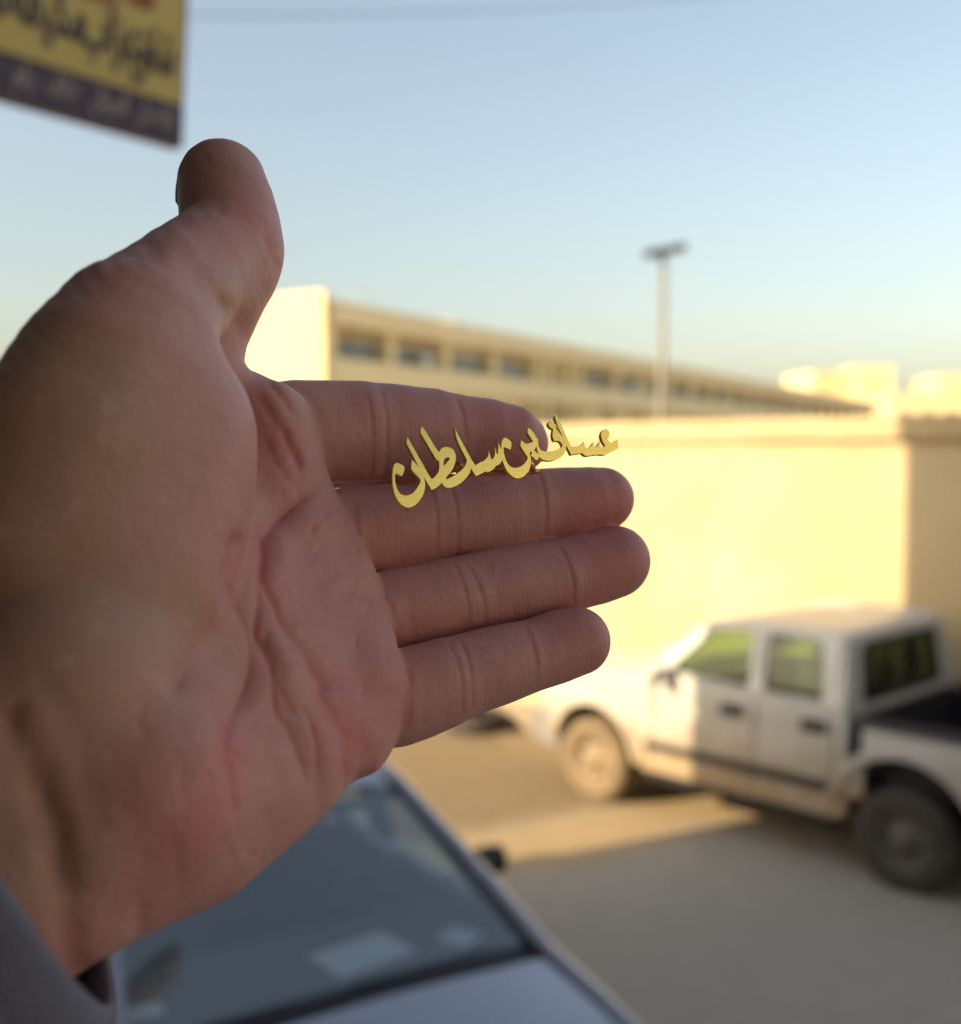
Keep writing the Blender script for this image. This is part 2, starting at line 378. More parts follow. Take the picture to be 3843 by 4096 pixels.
# ------------------------------------------------------------------ hanging shop sign
SD = 4.5
sgp = at(738, 588, SD)                                   # lower right corner
sdir = Vector((0.72, 0.694, 0)).normalized()
sg = empty('shop_sign', sgp, math.atan2(sdir.y, sdir.x) )
tag(sg, 'yellow and purple hanging sign board with dark Arabic lettering', 'sign')
sg.rotation_euler = (0, math.radians(3.2), math.atan2(sdir.y, sdir.x))
yel = mat('yellow sign vinyl', (0.66, 0.50, 0.14), 0.5, vary=0.06, vscale=2)
pur = mat('purple sign vinyl', (0.075, 0.052, 0.110), 0.5, vary=0.15, vscale=3)
sgw, sgh, band = 1.75, 1.15, 0.165
boxobj('board', (-sgw / 2, 0.045, sgh / 2), (sgw, 0.07, sgh), pur, sg, bev=0.004)
boxobj('yellow_panel', (-sgw / 2 - 0.004, 0.004, band + (sgh - band) / 2 - 0.01), (sgw - 0.03, 0.008, sgh - band - 0.02), yel, sg)
txt_p = mat('purple lettering', (0.055, 0.04, 0.075), 0.5, vary=0.1)
txt_w = mat('pale lettering', (0.42, 0.36, 0.30), 0.5, vary=0.1)
txt_r = mat('red lettering', (0.45, 0.07, 0.03), 0.5, vary=0.1)
def text(body, size, mt, loc, parent, name='word', align='RIGHT', off=0.0, sx=1.0):
    cu = bpy.data.curves.new(name, 'FONT'); cu.body = body; cu.size = size; cu.align_x = align
    cu.extrude = 0.002; cu.offset = off
    ob = bpy.data.objects.new('tmp', cu); me = bpy.data.meshes.new_from_object(ob)
    bpy.data.objects.remove(ob)
    for v in me.vertices: v.co = (v.co.x * sx, -v.co.z, v.co.y)
    o = link(name, me, mt, parent); o.location = loc; return o
# visual order (leftmost glyph first), joined letter forms
text('\ufed6\ufed8\ufeb7', 0.252, txt_p, (-0.055, -0.006, band + 0.105), sg, off=0.006, sx=0.36)
text('\ufe8f\ufe8d\ufeb0\ufecb', 0.263, txt_p, (-0.215, -0.006, band + 0.115), sg, off=0.006, sx=0.42)
text('\ufe94\ufed4\ufef4\ufedc\ufee3', 0.274, txt_p, (-0.425, -0.006, band + 0.125), sg, off=0.006, sx=0.44)
text('\ufeae\ufef4\ufe9f\ufe84\ufe98\ufee0\ufedf', 0.274, txt_p, (-0.72, -0.006, band + 0.125), sg, off=0.006, sx=0.44)
text('\ufeae\ufef4\ufe9f\ufe84\ufe98\ufee0\ufedf', 0.22, txt_r, (-0.15, -0.006, band + 0.345), sg, off=0.010, sx=0.5)
text('\ufedd\ufe8e\ufebc\ufe97\ufefc\ufedf', 0.10, txt_w, (-0.06, -0.006, 0.06), sg, off=0.003, sx=0.5)
text('\ufedd\ufe8d\ufeee\ufea0\ufedf\ufe8d', 0.11, txt_w, (-0.25, -0.006, 0.06), sg, off=0.003, sx=0.55)
text('\ufed1\ufe97\ufe8e\ufeeb', 0.11, txt_w, (-0.45, -0.006, 0.06), sg, off=0.003, sx=0.55)
text('\ufee1\ufed7\ufead', 0.11, txt_w, (-0.62, -0.006, 0.06), sg, off=0.003, sx=0.55)
for z in (0.15, 1.0):
    boxobj('bracket', (-sgw - 0.25, 0.05, z), (0.55, 0.05, 0.05), grey_metal, sg)
boxobj('post', (-sgw - 0.5, 0.05, -1.2), (0.1, 0.1, 6.2), grey_metal, sg)

# ------------------------------------------------------------------ vehicles
def arc(cx, cz, r, a0, a1, n=12):
    return [(cx + r * math.cos(math.radians(a0 + (a1 - a0) * i / n)), cz + r * math.sin(math.radians(a0 + (a1 - a0) * i / n))) for i in range(n + 1)]
def rrect(pts, r=0.05, n=3):
    out = []; m = len(pts)
    for i in range(m):
        a, b, c = Vector(pts[i - 1]), Vector(pts[i]), Vector(pts[(i + 1) % m])
        u = (a - b); v = (c - b); rr = min(r, u.length * 0.45, v.length * 0.45)
        p, q = b + u.normalized() * rr, b + v.normalized() * rr
        for k in range(n + 1):
            t = k / n; out.append(tuple((1 - t) ** 2 * p + 2 * t * (1 - t) * b + t * t * q))
    return out
class Body:
    def __init__(s, hw, belt, tumble, noseu=0.9, nose=0.10, tailu=99, tail=0.1, low=0.45, lowk=0.12):
        s.hw, s.belt, s.tumble, s.noseu, s.nose, s.tailu, s.tail, s.low, s.lowk = hw, belt, tumble, noseu, nose, tailu, tail, low, lowk
    def w(s, u, z):
        w = s.hw
        if z > s.belt: w -= (z - s.belt) * s.tumble + 0.012
        else: w -= 0.03 * ((z - 0.72) / 0.5) ** 2
        if z < s.low: w -= (s.low - z) * s.lowk
        if u < s.noseu: w -= s.nose * ((s.noseu - u) / s.noseu) ** 2
        if u > s.tailu: w -= s.tail * (u - s.tailu) ** 2
        return w
def side(body, name, loops, mt, root, t=0.05, inset=0.0, bevel=0.012, seg=0.12, sides=(-1, 1)):
    obs = []
    for sgn in sides:
        me = plate(name, loops, t, lambda x, y, z: (x, sgn * (body.w(x, y) - inset - t / 2 + z), y), bevel, 2, seg)
        if sgn < 0: me.flip_normals()
        o = link(name, me, mt, root, False)
        me.polygons.foreach_set('use_smooth', [True] * len(me.polygons))
        me.set_sharp_from_angle(angle=math.radians(35)) if hasattr(me, 'set_sharp_from_angle') else None
        obs.append(o)
    return obs
def loft(body, name, prof, mt, root, inset=0.0, crown=0.0, n=14, bow=0.0, thick=0.0):
    """surface spanning the body from side to side along profile [(u, z)]"""
    rows = []
    q = []
    for (a, b) in zip(prof, prof[1:]):
        m = max(1, int(math.dist(a, b) / 0.12))
        q += [(a[0] + (b[0] - a[0]) * k / m, a[1] + (b[1] - a[1]) * k / m) for k in range(m)]
    q.append(prof[-1])
    for (u, z) in q:
        w = body.w(u, z) - inset
        rows.append([(u - bow * (1 - (2 * j / n - 1) ** 2), w * (2 * j / n - 1), z + crown * (1 - (2 * j / n - 1) ** 2)) for j in range(n + 1)])
    me = grid_mesh(name, rows); o = link(name, me, mt, root, True)
    if thick:
        md = o.modifiers.new('s', 'SOLIDIFY'); md.thickness = thick; md.offset = -1
    return o
def wheel(root, u, y, r, w, tyre_m, rim_mt, sgn, holes=8):
    bm = bmesh.new(); rr = r * 0.60
    lathe_y(bm, [(rr, -w / 2 + .01), (rr + .02, -w / 2), (r * 0.80, -w / 2 - .012), (r * .93, -w / 2 + .005), (r * .985, -w / 2 + .03), (r, -w / 4), (r, w / 4), (r * .985, w / 2 - .03), (r * .93, w / 2 - .005), (r * .8, w / 2 + .012), (rr + .02, w / 2), (rr, w / 2 - .01)], 48)
    # tread blocks
    for k in range(36):
        a = k / 36 * math.tau
        M = Matrix.Rotation(-a, 4, 'Y')
        for yy in (-w * .3, 0, w * .3):
            vs = box(bm, (0, 0, 0), (0.016, w * .22, r * .10))
            bmesh.ops.transform(bm, matrix=Matrix.Translation((0, 0, 0)), verts=vs)
            bmesh.ops.translate(bm, vec=(r - .002, yy, 0), verts=vs)
            bmesh.ops.transform(bm, matrix=M, verts=vs)
    bmesh.ops.recalc_face_normals(bm, faces=bm.faces)
    wl_ = empty('wheel'); wl_.parent = root; wl_.location = (u, y, r)
    t = link('tyre', bm_mesh('tyre', bm), tyre_m, wl_, True)
    bm = bmesh.new(); s = sgn
    lathe_y(bm, [(rr, -s * w * .4), (rr * .97, s * w * .46), (rr * .90, s * w * .46), (rr * .86, s * w * .30), (rr * .70, s * w * .22), (rr * .52, s * w * .30), (rr * .34, s * w * .34), (rr * .30, s * w * .46), (rr * .22, s * w * .50), (0.001, s * w * .50)], 40)
    bmesh.ops.recalc_face_normals(bm, faces=bm.faces)
    link('rim', bm_mesh('rim', bm), rim_mt, wl_, True)
    bm = bmesh.new(); box(bm, (rr * .70, s * w * .245, 0), (rr * .15, 0.03, rr * .24), bev=0.012); sm_ = bm_mesh('rim_slot', bm)
    for k in range(holes):
        o = link('rim_slot', sm_, black_plastic if k == 0 else None, wl_); o.rotation_euler = (0, k / holes * math.tau, 0)
    return wl_
def seat(root, u, y, z, mt, w=0.5, h=0.62):
    s = empty('seat'); s.parent = root; s.location = (u, y, z)
    boxobj('cushion', (0, 0, 0.0), (0.5, w, 0.18), mt, s, bev=0.06, smooth=True)
    boxobj('backrest', (0.27, 0, h / 2), (0.15, w * 0.95, h), mt, s, bev=0.06, rot=None, smooth=True).rotation_euler = (0, 0.22, 0)
    boxobj('headrest', (0.41, 0, h + 0.13), (0.10, 0.27, 0.19), mt, s, bev=0.045, smooth=True)
def steering(root, u, y, z, mt):
    bm = bmesh.new(); n = 28
    pts = [(0.0, 0.185 * math.cos(k / n * math.tau), 0.185 * math.sin(k / n * math.tau)) for k in range(n + 1)]
    tube(bm, pts, 0.016, 8, False)
    for a in (0.3, 2.8, 4.71): tube(bm, [(0.0, 0, 0), (0.0, .18 * math.cos(a), .18 * math.sin(a))], 0.013, 6)
    o = link('steering_wheel', bm_mesh('steering_wheel', bm), mt, root, True); o.location = (u, y, z); o.rotation_euler = (0, -0.45, 0)

# ---- white double cab pickup
TW = 1.92
te = Vector((1.99, -2.06, 0)).normalized(); ty = Vector((-te.y, te.x, 0))
T0 = Vector((0.99, 9.71, 0)) - te * 0.85 + ty * (TW / 2)
tr = empty('pickup_truck', T0, math.atan2(te.y, te.x))
tag(tr, 'dusty white double cab pickup truck parked along the wall', 'truck')
TB = Body(TW / 2, 1.24, 0.26, 0.8, 0.10)
R = 0.37; UF, UR = 0.85, 3.72
out = [(0.17, 0.62), (0.14, 0.86), (0.17, 1.02), (0.30, 1.09), (0.75, 1.145), (1.36, 1.19), (1.62, 1.40), (1.95, 1.70), (2.06, 1.745), (2.25, 1.765), (2.9, 1.768), (3.14, 1.755), (3.20, 1.71), (3.26, 1.25), (3.27, 0.45), (3.20, 0.41), (1.42, 0.41), (1.36, 0.44)] + arc(UF, 0.41, 0.475, 5, 168, 14) + [(0.30, 0.55)]
fw_ = rrect([(1.66, 1.275), (1.72, 1.375), (2.04, 1.69), (2.42, 1.715), (2.45, 1.25)], 0.05)
rw_ = rrect([(2.56, 1.25), (2.55, 1.715), (3.02, 1.705), (3.10, 1.30), (3.06, 1.25)], 0.06)
side(TB, 'cab_side', [out, fw_, rw_], white_paint, tr)
side(TB, 'door_glass', [[(1.60, 1.24), (1.66, 1.375), (2.01, 1.72), (2.46, 1.74), (2.49, 1.22)]], truck_glass, tr, t=0.008, inset=0.02, bevel=0)
side(TB, 'door_glass', [[(2.52, 1.22), (2.52, 1.74), (3.05, 1.73), (3.12, 1.25), (3.08, 1.22)]], truck_glass, tr, t=0.008, inset=0.02, bevel=0)
for lp in (fw_, rw_):
    c = Vector((sum(p[0] for p in lp) / len(lp), sum(p[1] for p in lp) / len(lp)))
    inner = [tuple(c + (Vector(p) - c) * 0.955) for p in lp]
    side(TB, 'window_seal', [lp, inner], black_plastic, tr, t=0.02, inset=0.006, bevel=0)
for u0, z0, z1 in ((1.50, 0.50, 1.24), (2.50, 0.50, 1.72), (3.17, 0.62, 1.70)):
    side(TB, 'door_seam', [[(u0, z0), (u0 + 0.014, z0), (u0 + 0.014, z1), (u0, z1)]], black_plastic, tr, t=0.006, inset=-0.002, bevel=0)
side(TB, 'side_moulding', [rrect([(1.46, 0.60), (3.2, 0.60), (3.2, 0.665), (1.46, 0.665)], 0.02)], black_plastic, tr, t=0.03, inset=-0.018, bevel=0.008)
side(TB, 'side_step', [rrect([(1.45, 0.33), (3.15, 0.33), (3.15, 0.40), (1.45, 0.40)], 0.02)], black_plastic, tr, t=0.10, inset=0.0, bevel=0.02)
for u0 in (2.30, 3.02):
    side(TB, 'door_handle', [rrect([(u0 - 0.10, 1.03), (u0 + 0.09, 1.03), (u0 + 0.09, 1.10), (u0 - 0.10, 1.10)], 0.02)], black_plastic, tr, t=0.035, inset=-0.025, bevel=0.01)
loft(TB, 'roof', [(1.98, 1.72), (2.06, 1.742), (2.25, 1.762), (2.9, 1.765), (3.14, 1.752), (3.20, 1.71)], white_paint, tr, 0.012, 0.010)
loft(TB, 'hood', [(0.19, 1.00), (0.30, 1.085), (0.75, 1.14), (1.38, 1.185)], white_paint, tr, 0.02, 0.045)
loft(TB, 'windscreen', [(1.40, 1.19), (1.64, 1.40), (1.97, 1.71)], truck_glass, tr, 0.05, 0.0, bow=0.07)
loft(TB, 'front_panel', [(0.20, 0.60), (0.16, 0.86), (0.19, 1.0)], white_paint, tr, 0.02, 0.0, bow=0.05)
boxobj('grille', (0.10, 0, 0.88), (0.05, 0.85, 0.20), black_plastic, tr, bev=0.02)
for s in (-1, 1):
    boxobj('headlight', (0.15, s * 0.60, 0.89), (0.08, 0.30, 0.20), lens_m, tr, bev=0.03)
    boxobj('indicator_lamp', (0.22, s * 0.765, 0.88), (0.12, 0.03, 0.14), amber, tr, bev=0.012)
loft(TB, 'front_bumper', [(0.24, 0.40), (0.06, 0.44), (0.03, 0.56), (0.06, 0.70), (0.20, 0.72)], mat('grey bumper', (0.26, 0.25, 0.23), 0.5, vary=0.2), tr, -0.02, 0.0, bow=0.07)
side(TB, 'bumper_corner', [rrect([(0.06, 0.40), (0.42, 0.40), (0.36, 0.72), (0.06, 0.72)], 0.05)], MATS['grey bumper'], tr, t=0.06, inset=-0.015, bevel=0.02)
# cab back with its window
bk = plate('cab_back', [[(-0.82, 0.5), (0.82, 0.5), (0.82, 1.25), (0.70, 1.74), (-0.70, 1.74), (-0.82, 1.25)], rrect([(-0.66, 1.26), (0.66, 1.26), (0.60, 1.65), (-0.60, 1.65)], 0.07)], 0.04, lambda x, y, z: (3.245 - (y - 1.25) * 0.1 * (y > 1.25) + z, x, y), 0.01, 2, 0.15)
link('cab_back', bk, white_paint, tr)
bs = plate('window_seal', [rrect([(-0.69, 1.23), (0.69, 1.23), (0.63, 1.68), (-0.63, 1.68)], 0.07), rrect([(-0.63, 1.29), (0.63, 1.29), (0.57, 1.63), (-0.57, 1.63)], 0.07)], 0.03, lambda x, y, z: (3.262 - (y - 1.25) * 0.1 * (y > 1.25) + z, x, y), 0, 1, 0.15)
link('window_seal', bs, black_plastic, tr)
bg = plate('rear_glass', [[(-0.66, 1.25), (0.66, 1.25), (0.60, 1.66), (-0.60, 1.66)]], 0.006, lambda x, y, z: (3.24 - (y - 1.25) * 0.1 * (y > 1.25) + z, x, y), 0, 1, 0.2)
link('rear_glass', bg, truck_glass, tr)
for y in (-0.22, 0.24): boxobj('window_divider', (3.245, y, 1.45), (0.03, 0.03, 0.40), black_plastic, tr)
# load bed
BB = Body(TW / 2, 5.0, 0.0, 0.0001, 0.0, low=0.7, lowk=0.05)
bed = [(3.40, 0.60), (3.40, 1.13), (5.02, 1.13), (5.06, 1.02), (5.06, 0.60), (4.95, 0.55), (4.26, 0.55)] + arc(UR, 0.42, 0.55, 12, 161, 14)
side(BB, 'bed_side', [bed], white_paint, tr, t=0.05, bevel=0.015)
side(BB, 'wheel_arch_flare', [arc(UR, 0.42, 0.595, 8, 168, 16) + arc(UR, 0.42, 0.54, 168, 8, 16)], white_paint, tr, t=0.05, inset=-0.03, bevel=0.015)
side(TB, 'wheel_arch_flare', [arc(UF, 0.42, 0.53, 4, 165, 16) + arc(UF, 0.42, 0.47, 165, 4, 16)], white_paint, tr, t=0.05, inset=-0.025, bevel=0.015)
side(BB, 'bed_rail', [[(3.38, 1.11), (5.04, 1.11), (5.04, 1.175), (3.38, 1.175)]], black_plastic, tr, t=0.10, inset=0.0, bevel=0.015)
boxobj('bed_floor', (4.18, 0, 0.66), (1.70, 1.52, 0.05), black_plastic, tr)
for s in (-1, 1): boxobj('bed_liner', (4.18, s * 0.775, 0.90), (1.66, 0.04, 0.46), black_plastic, tr)
boxobj('bed_front', (3.33, 0, 0.92), (0.05, 1.60, 0.50), black_plastic, tr)
boxobj('tailgate', (5.05, 0, 0.86), (0.05, 1.45, 0.52), white_paint, tr, bev=0.015)
for s in (-1, 1): boxobj('tail_lamp', (5.05, s * 0.80, 0.86), (0.06, 0.12, 0.34), red_lens, tr, bev=0.015)
boxobj('rear_bumper', (5.14, 0, 0.56), (0.14, 1.55, 0.14), MATS['grey bumper'], tr, bev=0.03)
boxobj('chassis', (2.6, 0, 0.46), (4.3, 0.9, 0.12), black_plastic, tr, bev=0.02)
boxobj('engine_bay', (0.85, 0, 0.72), (0.95, 0.95, 0.42), black_plastic, tr, bev=0.02)
boxobj('firewall', (1.42, 0, 0.82), (0.06, 1.5, 0.68), black_plastic, tr)
boxobj('cab_floor', (2.35, 0, 0.48), (1.8, 1.55, 0.06), black_plastic, tr)
boxobj('mud_flap', (3.40, -0.70, 0.50), (0.03, 0.26, 0.34), black_plastic, tr)
boxobj('dashboard', (1.55, 0, 1.08), (0.34, 1.45, 0.22), dash_m, tr, bev=0.05)
for y in (-0.40, 0.40): seat(tr, 2.02, y, 0.86, seat_m)
bse = empty('seat'); bse.parent = tr; bse.location = (2.80, 0, 0.88)
boxobj('cushion', (0, 0, 0), (0.46, 1.34, 0.18), seat_m, bse, bev=0.06); boxobj('backrest', (0.30, 0, 0.28), (0.13, 1.34, 0.56), seat_m, bse, bev=0.05)
for y in (-0.4, 0.4): boxobj('headrest', (0.33, y, 0.62), (0.09, 0.26, 0.16), seat_m, bse, bev=0.04)
side(TB, 'door_trim', [[(1.50, 0.50), (3.20, 0.50), (3.20, 1.235), (1.50, 1.235)]], dash_m, tr, t=0.03, inset=0.055, bevel=0)
side(TB, 'pillar_trim', [[(2.46, 1.24), (2.545, 1.24), (2.54, 1.70), (2.44, 1.70)]], dash_m, tr, t=0.02, inset=0.055, bevel=0)
loft(TB, 'headliner', [(2.02, 1.70), (2.25, 1.735), (2.9, 1.740), (3.16, 1.71)], dash_m, tr, 0.06, 0.005)
steering(tr, 1.78, -0.40, 1.16, black_plastic)
for s in (-1, 1):
    m_ = boxobj('door_mirror', (1.66, s * (TW / 2 + 0.11), 1.27), (0.10, 0.20, 0.17), black_plastic if s > 0 else chrome, tr, bev=0.04, smooth=True)
    boxobj('mirror_arm', (1.68, s * (TW / 2 + 0.0), 1.22), (0.06, 0.16, 0.05), black_plastic, tr, bev=0.012)
for u, tm, rm in ((UF, rubber_dust, rim_dust), (UR, rubber, rim_m)):
    for s in (-1, 1): wheel(tr, u, s * (TW / 2 - 0.11), R, 0.235, tm, rm, s)
for u in (UF, UR): tubeobj('axle', [(u, -0.7, R), (u, 0.7, R)], 0.05, black_plastic, tr, 8)

# ---- silver blue saloon in the foreground
CW = 1.66
ce = Vector((-0.52, 0.854, 0)).normalized(); cy = Vector((-ce.y, ce.x, 0))
CU = 1.12                                                # cowl position from the nose
cowl_r = Vector((at(2090, 3810, 1).x, 0, 0))
CS = 1.12
dz = (CAM_H - 0.99 * CS) * F / (3815 - 1820)
P0 = Vector(((2085 - 1921.5) / F * dz, dz, 0)) + cy * 0.68 * CS
C0_ = P0 - ce * (CU * CS)
cr = empty('parked_car', C0_, math.atan2(ce.y, ce.x)); cr.scale = (CS, CS, CS)
tag(cr, 'silver blue car with a broad windscreen parked below the hand', 'car')
CB = Body(CW / 2, 0.92, 0.36, 0.9, 0.13, 3.5, 0.12)
r2 = 0.30; cuf, cur = 0.80, 3.30
co = [(0.06, 0.50), (0.04, 0.64), (0.12, 0.74), (0.60, 0.88), (1.06, 0.965), (1.10, 0.985), (1.53, 1.20), (1.93, 1.375), (2.08, 1.42), (2.5, 1.43), (2.85, 1.395), (3.45, 1.05), (3.60, 1.0), (4.10, 0.98), (4.18, 0.90), (4.20, 0.5), (4.1, 0.34), (3.74, 0.30)] + arc(cur, 0.30, 0.37, 4, 176, 12) + [(2.90, 0.26), (1.2, 0.26)] + arc(cuf, 0.30, 0.37, 4, 172, 12) + [(0.20, 0.34)]
cf = rrect([(1.42, 1.02), (1.98, 1.365), (2.30, 1.37), (2.30, 0.99)], 0.04)
cr_ = rrect([(2.40, 0.99), (2.40, 1.37), (2.78, 1.34), (3.14, 1.08), (3.10, 1.0)], 0.04)
side(CB, 'body_side', [co, cf, cr_], silver, cr, t=0.075, bevel=0.03)
side(CB, 'door_glass', [[(1.38, 0.99), (1.96, 1.385), (2.34, 1.39), (2.34, 0.97)]], car_glass, cr, t=0.008, inset=0.02, bevel=0)
side(CB, 'door_glass', [[(2.37, 0.97), (2.37, 1.39), (2.80, 1.36), (3.18, 1.08), (3.12, 0.97)]], car_glass, cr, t=0.008, inset=0.02, bevel=0)
for lp in (cf, cr_):
    c = Vector((sum(p[0] for p in lp) / len(lp), sum(p[1] for p in lp) / len(lp)))
    side(CB, 'window_seal', [lp, [tuple(c + (Vector(p) - c) * 0.95) for p in lp]], black_plastic, cr, t=0.02, inset=0.004, bevel=0)
side(CB, 'pillar_seal', [[(1.16, 0.99), (1.58, 1.20), (1.97, 1.375), (1.995, 1.36), (1.61, 1.18), (1.20, 0.975)]], black_plastic, cr, t=0.014, inset=0.02, bevel=0.002)
loft(CB, 'roof', [(1.93, 1.373), (2.08, 1.417), (2.5, 1.427), (2.85, 1.393)], silver, cr, 0.012, 0.045)
loft(CB, 'hood', [(0.08, 0.70), (0.14, 0.745), (0.60, 0.885), (1.03, 0.958)], silver, cr, 0.035, 0.055, bow=0.05)
loft(CB, 'cowl', [(0.98, 0.935), (1.13, 0.975), (1.17, 0.985)], black_plastic, cr, 0.05, 0.045, bow=0.09)
loft(CB, 'windscreen', [(1.14, 0.985), (1.55, 1.20), (1.95, 1.38)], car_glass, cr, 0.045, 0.012, bow=0.10)
loft(CB, 'rear_glass', [(2.84, 1.395), (3.45, 1.05)], car_glass, cr, 0.05, 0.0, bow=-0.06)
loft(CB, 'boot_lid', [(3.43, 1.05), (3.60, 1.01), (4.10, 0.985), (4.17, 0.90), (4.19, 0.55)], silver, cr, 0.02, 0.03)
loft(CB, 'front_bumper', [(0.20, 0.30), (0.05, 0.36), (0.0, 0.50), (0.03, 0.62), (0.10, 0.70)], silver, cr, 0.0, 0.0, bow=0.12)
loft(CB, 'rear_bumper', [(4.10, 0.30), (4.24, 0.36), (4.26, 0.56), (4.19, 0.58)], silver, cr, 0.0, 0.0, bow=-0.06)
loft(CB, 'windscreen_header', [(1.87, 1.345), (1.93, 1.375)], black_plastic, cr, 0.05, 0.006, bow=0.095)
boxobj('grille', (-0.05, 0, 0.62), (0.06, 0.7, 0.09), black_plastic, cr, bev=0.02)
for s in (-1, 1):
    boxobj('headlight', (0.09, s * 0.55, 0.645), (0.18, 0.32, 0.11), lens_m, cr, bev=0.035)
    boxobj('tail_lamp', (4.17, s * 0.62, 0.80), (0.06, 0.3, 0.14), red_lens, cr, bev=0.02)
    ms = boxobj('door_mirror', (1.74, s * (CW / 2 + 0.085), 1.05), (0.11, 0.19, 0.13), black_plastic, cr, bev=0.05, smooth=True)
    boxobj('door_handle', (2.16, s * (CW / 2 + 0.01), 0.86), (0.18, 0.03, 0.035), silver, cr, bev=0.01)
for u in (1.30, 2.31, 3.10):
    side(CB, 'door_seam', [[(u, 0.34), (u + .012, 0.34), (u + .012, 0.95), (u, 0.95)]], black_plastic, cr, t=0.006, inset=-0.002, bevel=0)
bm = bmesh.new()
tube(bm, [(1.02, -0.55, 0.985), (1.05, -0.30, 1.015), (1.06, 0.02, 1.03)], 0.008, 6); tube(bm, [(1.02, 0.05, 1.02), (1.05, 0.30, 1.015), (1.08, 0.60, 0.995)], 0.008, 6)
link('wiper', bm_mesh('wiper', bm), black_plastic, cr, True)
boxobj('dashboard', (1.42, 0, 0.92), (0.60, 1.30, 0.12), dash_m, cr, bev=0.05)
boxobj('engine_bay', (0.75, 0, 0.52), (0.8, 0.9, 0.4), black_plastic, cr); boxobj('cabin_floor', (2.3, 0, 0.32), (2.3, 1.4, 0.06), black_plastic, cr)
boxobj('firewall', (1.20, 0, 0.62), (0.05, 1.36, 0.6), black_plastic, cr)
for y in (-0.36, 0.36): seat(cr, 2.0, y, 0.58, seat_m, 0.48, 0.6)
bse = empty('seat'); bse.parent = cr; bse.location = (2.85, 0, 0.56)
boxobj('cushion', (0, 0, 0), (0.46, 1.25, 0.18), seat_m, bse, bev=0.06); boxobj('backrest', (0.28, 0, 0.28), (0.14, 1.25, 0.56), seat_m, bse, bev=0.05)
steering(cr, 1.72, -0.36, 1.0, black_plastic)
boxobj('rear_view_mirror', (1.86, 0, 1.29), (0.03, 0.20, 0.06), black_plastic, cr, bev=0.012)
def card(px, py, zz, sx, sy, rz, name, label):
    # lies on the dashboard top
    d = (CAM_H - zz) / (-( (1) * (SP - ((py - 2048) / F) * CP)))
    w = at(px, py, d)
    o = boxobj(name, (0, 0, 0), (sx, sy, 0.003), paper, None); o.location = (w.x, w.y, zz); o.rotation_euler = (0, 0, cr.rotation_euler.z + rz)
    tag(o, label, 'paper'); return o
card(1450, 3815, 1.103, 0.24, 0.36, 0.15, 'dashboard_card', 'large white paper lying on the dashboard behind the windscreen')
card(560, 4050, 1.103, 0.10, 0.16, -0.1, 'dashboard_card', 'small white paper on the dashboard beside the sleeve')
card(1840, 3745, 1.103, 0.14, 0.14, 0.5, 'dashboard_card', 'folded pale paper on the dashboard by the window pillar')
for u in (cuf, cur):
    for s in (-1, 1): wheel(cr, u, s * (CW / 2 - 0.10), r2, 0.19, rubber, rim_m, s, 10)

# ------------------------------------------------------------------ things lying at the foot of the wall
def gp(px, py):
    d = CAM_H * F / (py - 1820.0); return Vector(((px - 1921.5) / F * d, d, 0))
tp = gp(1900, 2930)
bm = bmesh.new(); lathe_y(bm, [(0.17, -0.09), (0.20, -0.10), (0.28, -0.105), (0.31, -0.07), (0.32, 0.0), (0.31, 0.07), (0.28, 0.105), (0.20, 0.10), (0.17, 0.09)], 36)
bmesh.ops.rotate(bm, cent=(0, 0, 0), matrix=Matrix.Rotation(math.pi / 2, 3, 'X'), verts=bm.verts); bmesh.ops.recalc_face_normals(bm, faces=bm.faces)
ot = link('old_tyre', bm_mesh('old_tyre', bm), rubber, None, True); ot.location = tp + Vector((0, 0, 0.106)); tag(ot, 'worn black tyre lying flat near the wall below the little finger', 'tyre')
bm = bmesh.new(); box(bm, (0, 0, 0.13), (0.42, 0.22, 0.26), None, 0.015)
cb = link('concrete_block', bm_mesh('concrete_block', bm), mat('tan concrete', (0.42, 0.33, 0.23), 0.95, vary=0.3, vscale=9, bump=0.4, bscale=50)); cb.location = gp(2085, 2920); cb.rotation_euler = (0, 0, -0.6)
tag(cb, 'tan concrete block standing between the old tyre and the pickup', 'block')

# ------------------------------------------------------------------ the hand (one continuous surface, distance field -> mesh), millimetres in camera space
def mm(px, py, d): return np.array([(px - 1921.5) / F * d, (py - 2048) / F * d, d], dtype=np.float32) * 1000.0
def pr(rpx, d): return rpx * d / F * 1000.0
def c2s(x, y): return 900 + x / 1.0361, 1400 + y / 1.0361
def finger(nodes, d0, d1, pw=1.0):
    x0, x1 = nodes[0][0], nodes[-1][0]; out = []
    for x, y, r in nodes:
        t = (x - x0) / (x1 - x0); d = d0 + (d1 - d0) * t ** pw
        sx, sy = c2s(x, y); out.append((mm(sx, sy, d), pr(r / 1.0361, d)))
    return out
INDEX = finger([(300, 354, 230), (460, 348, 219), (560, 345, 215), (625, 344, 206), (700, 343, 203), (740, 344, 200), (850, 343, 185), (950, 345, 164), (985, 347, 159), (1080, 357, 158), (1170, 372, 146), (1215, 385, 124)], .2525, .277)
MIDDLE = finger([(480, 750, 199), (600, 746, 196), (720, 726, 190), (850, 704, 182), (920, 694, 176), (1020, 683, 176), (1150, 669, 173), (1280, 650, 160), (1325, 643, 155), (1420, 635, 152), (1500, 627, 143), (1560, 620, 132)], .2535, .281)
RING = finger([(620, 1095, 167), (750, 1069, 171), (880, 1041, 170), (1020, 1011, 165), (1150, 985, 167), (1300, 952, 162), (1430, 925, 155), (1530, 903, 154), (1610, 876, 150)], .247, .274)
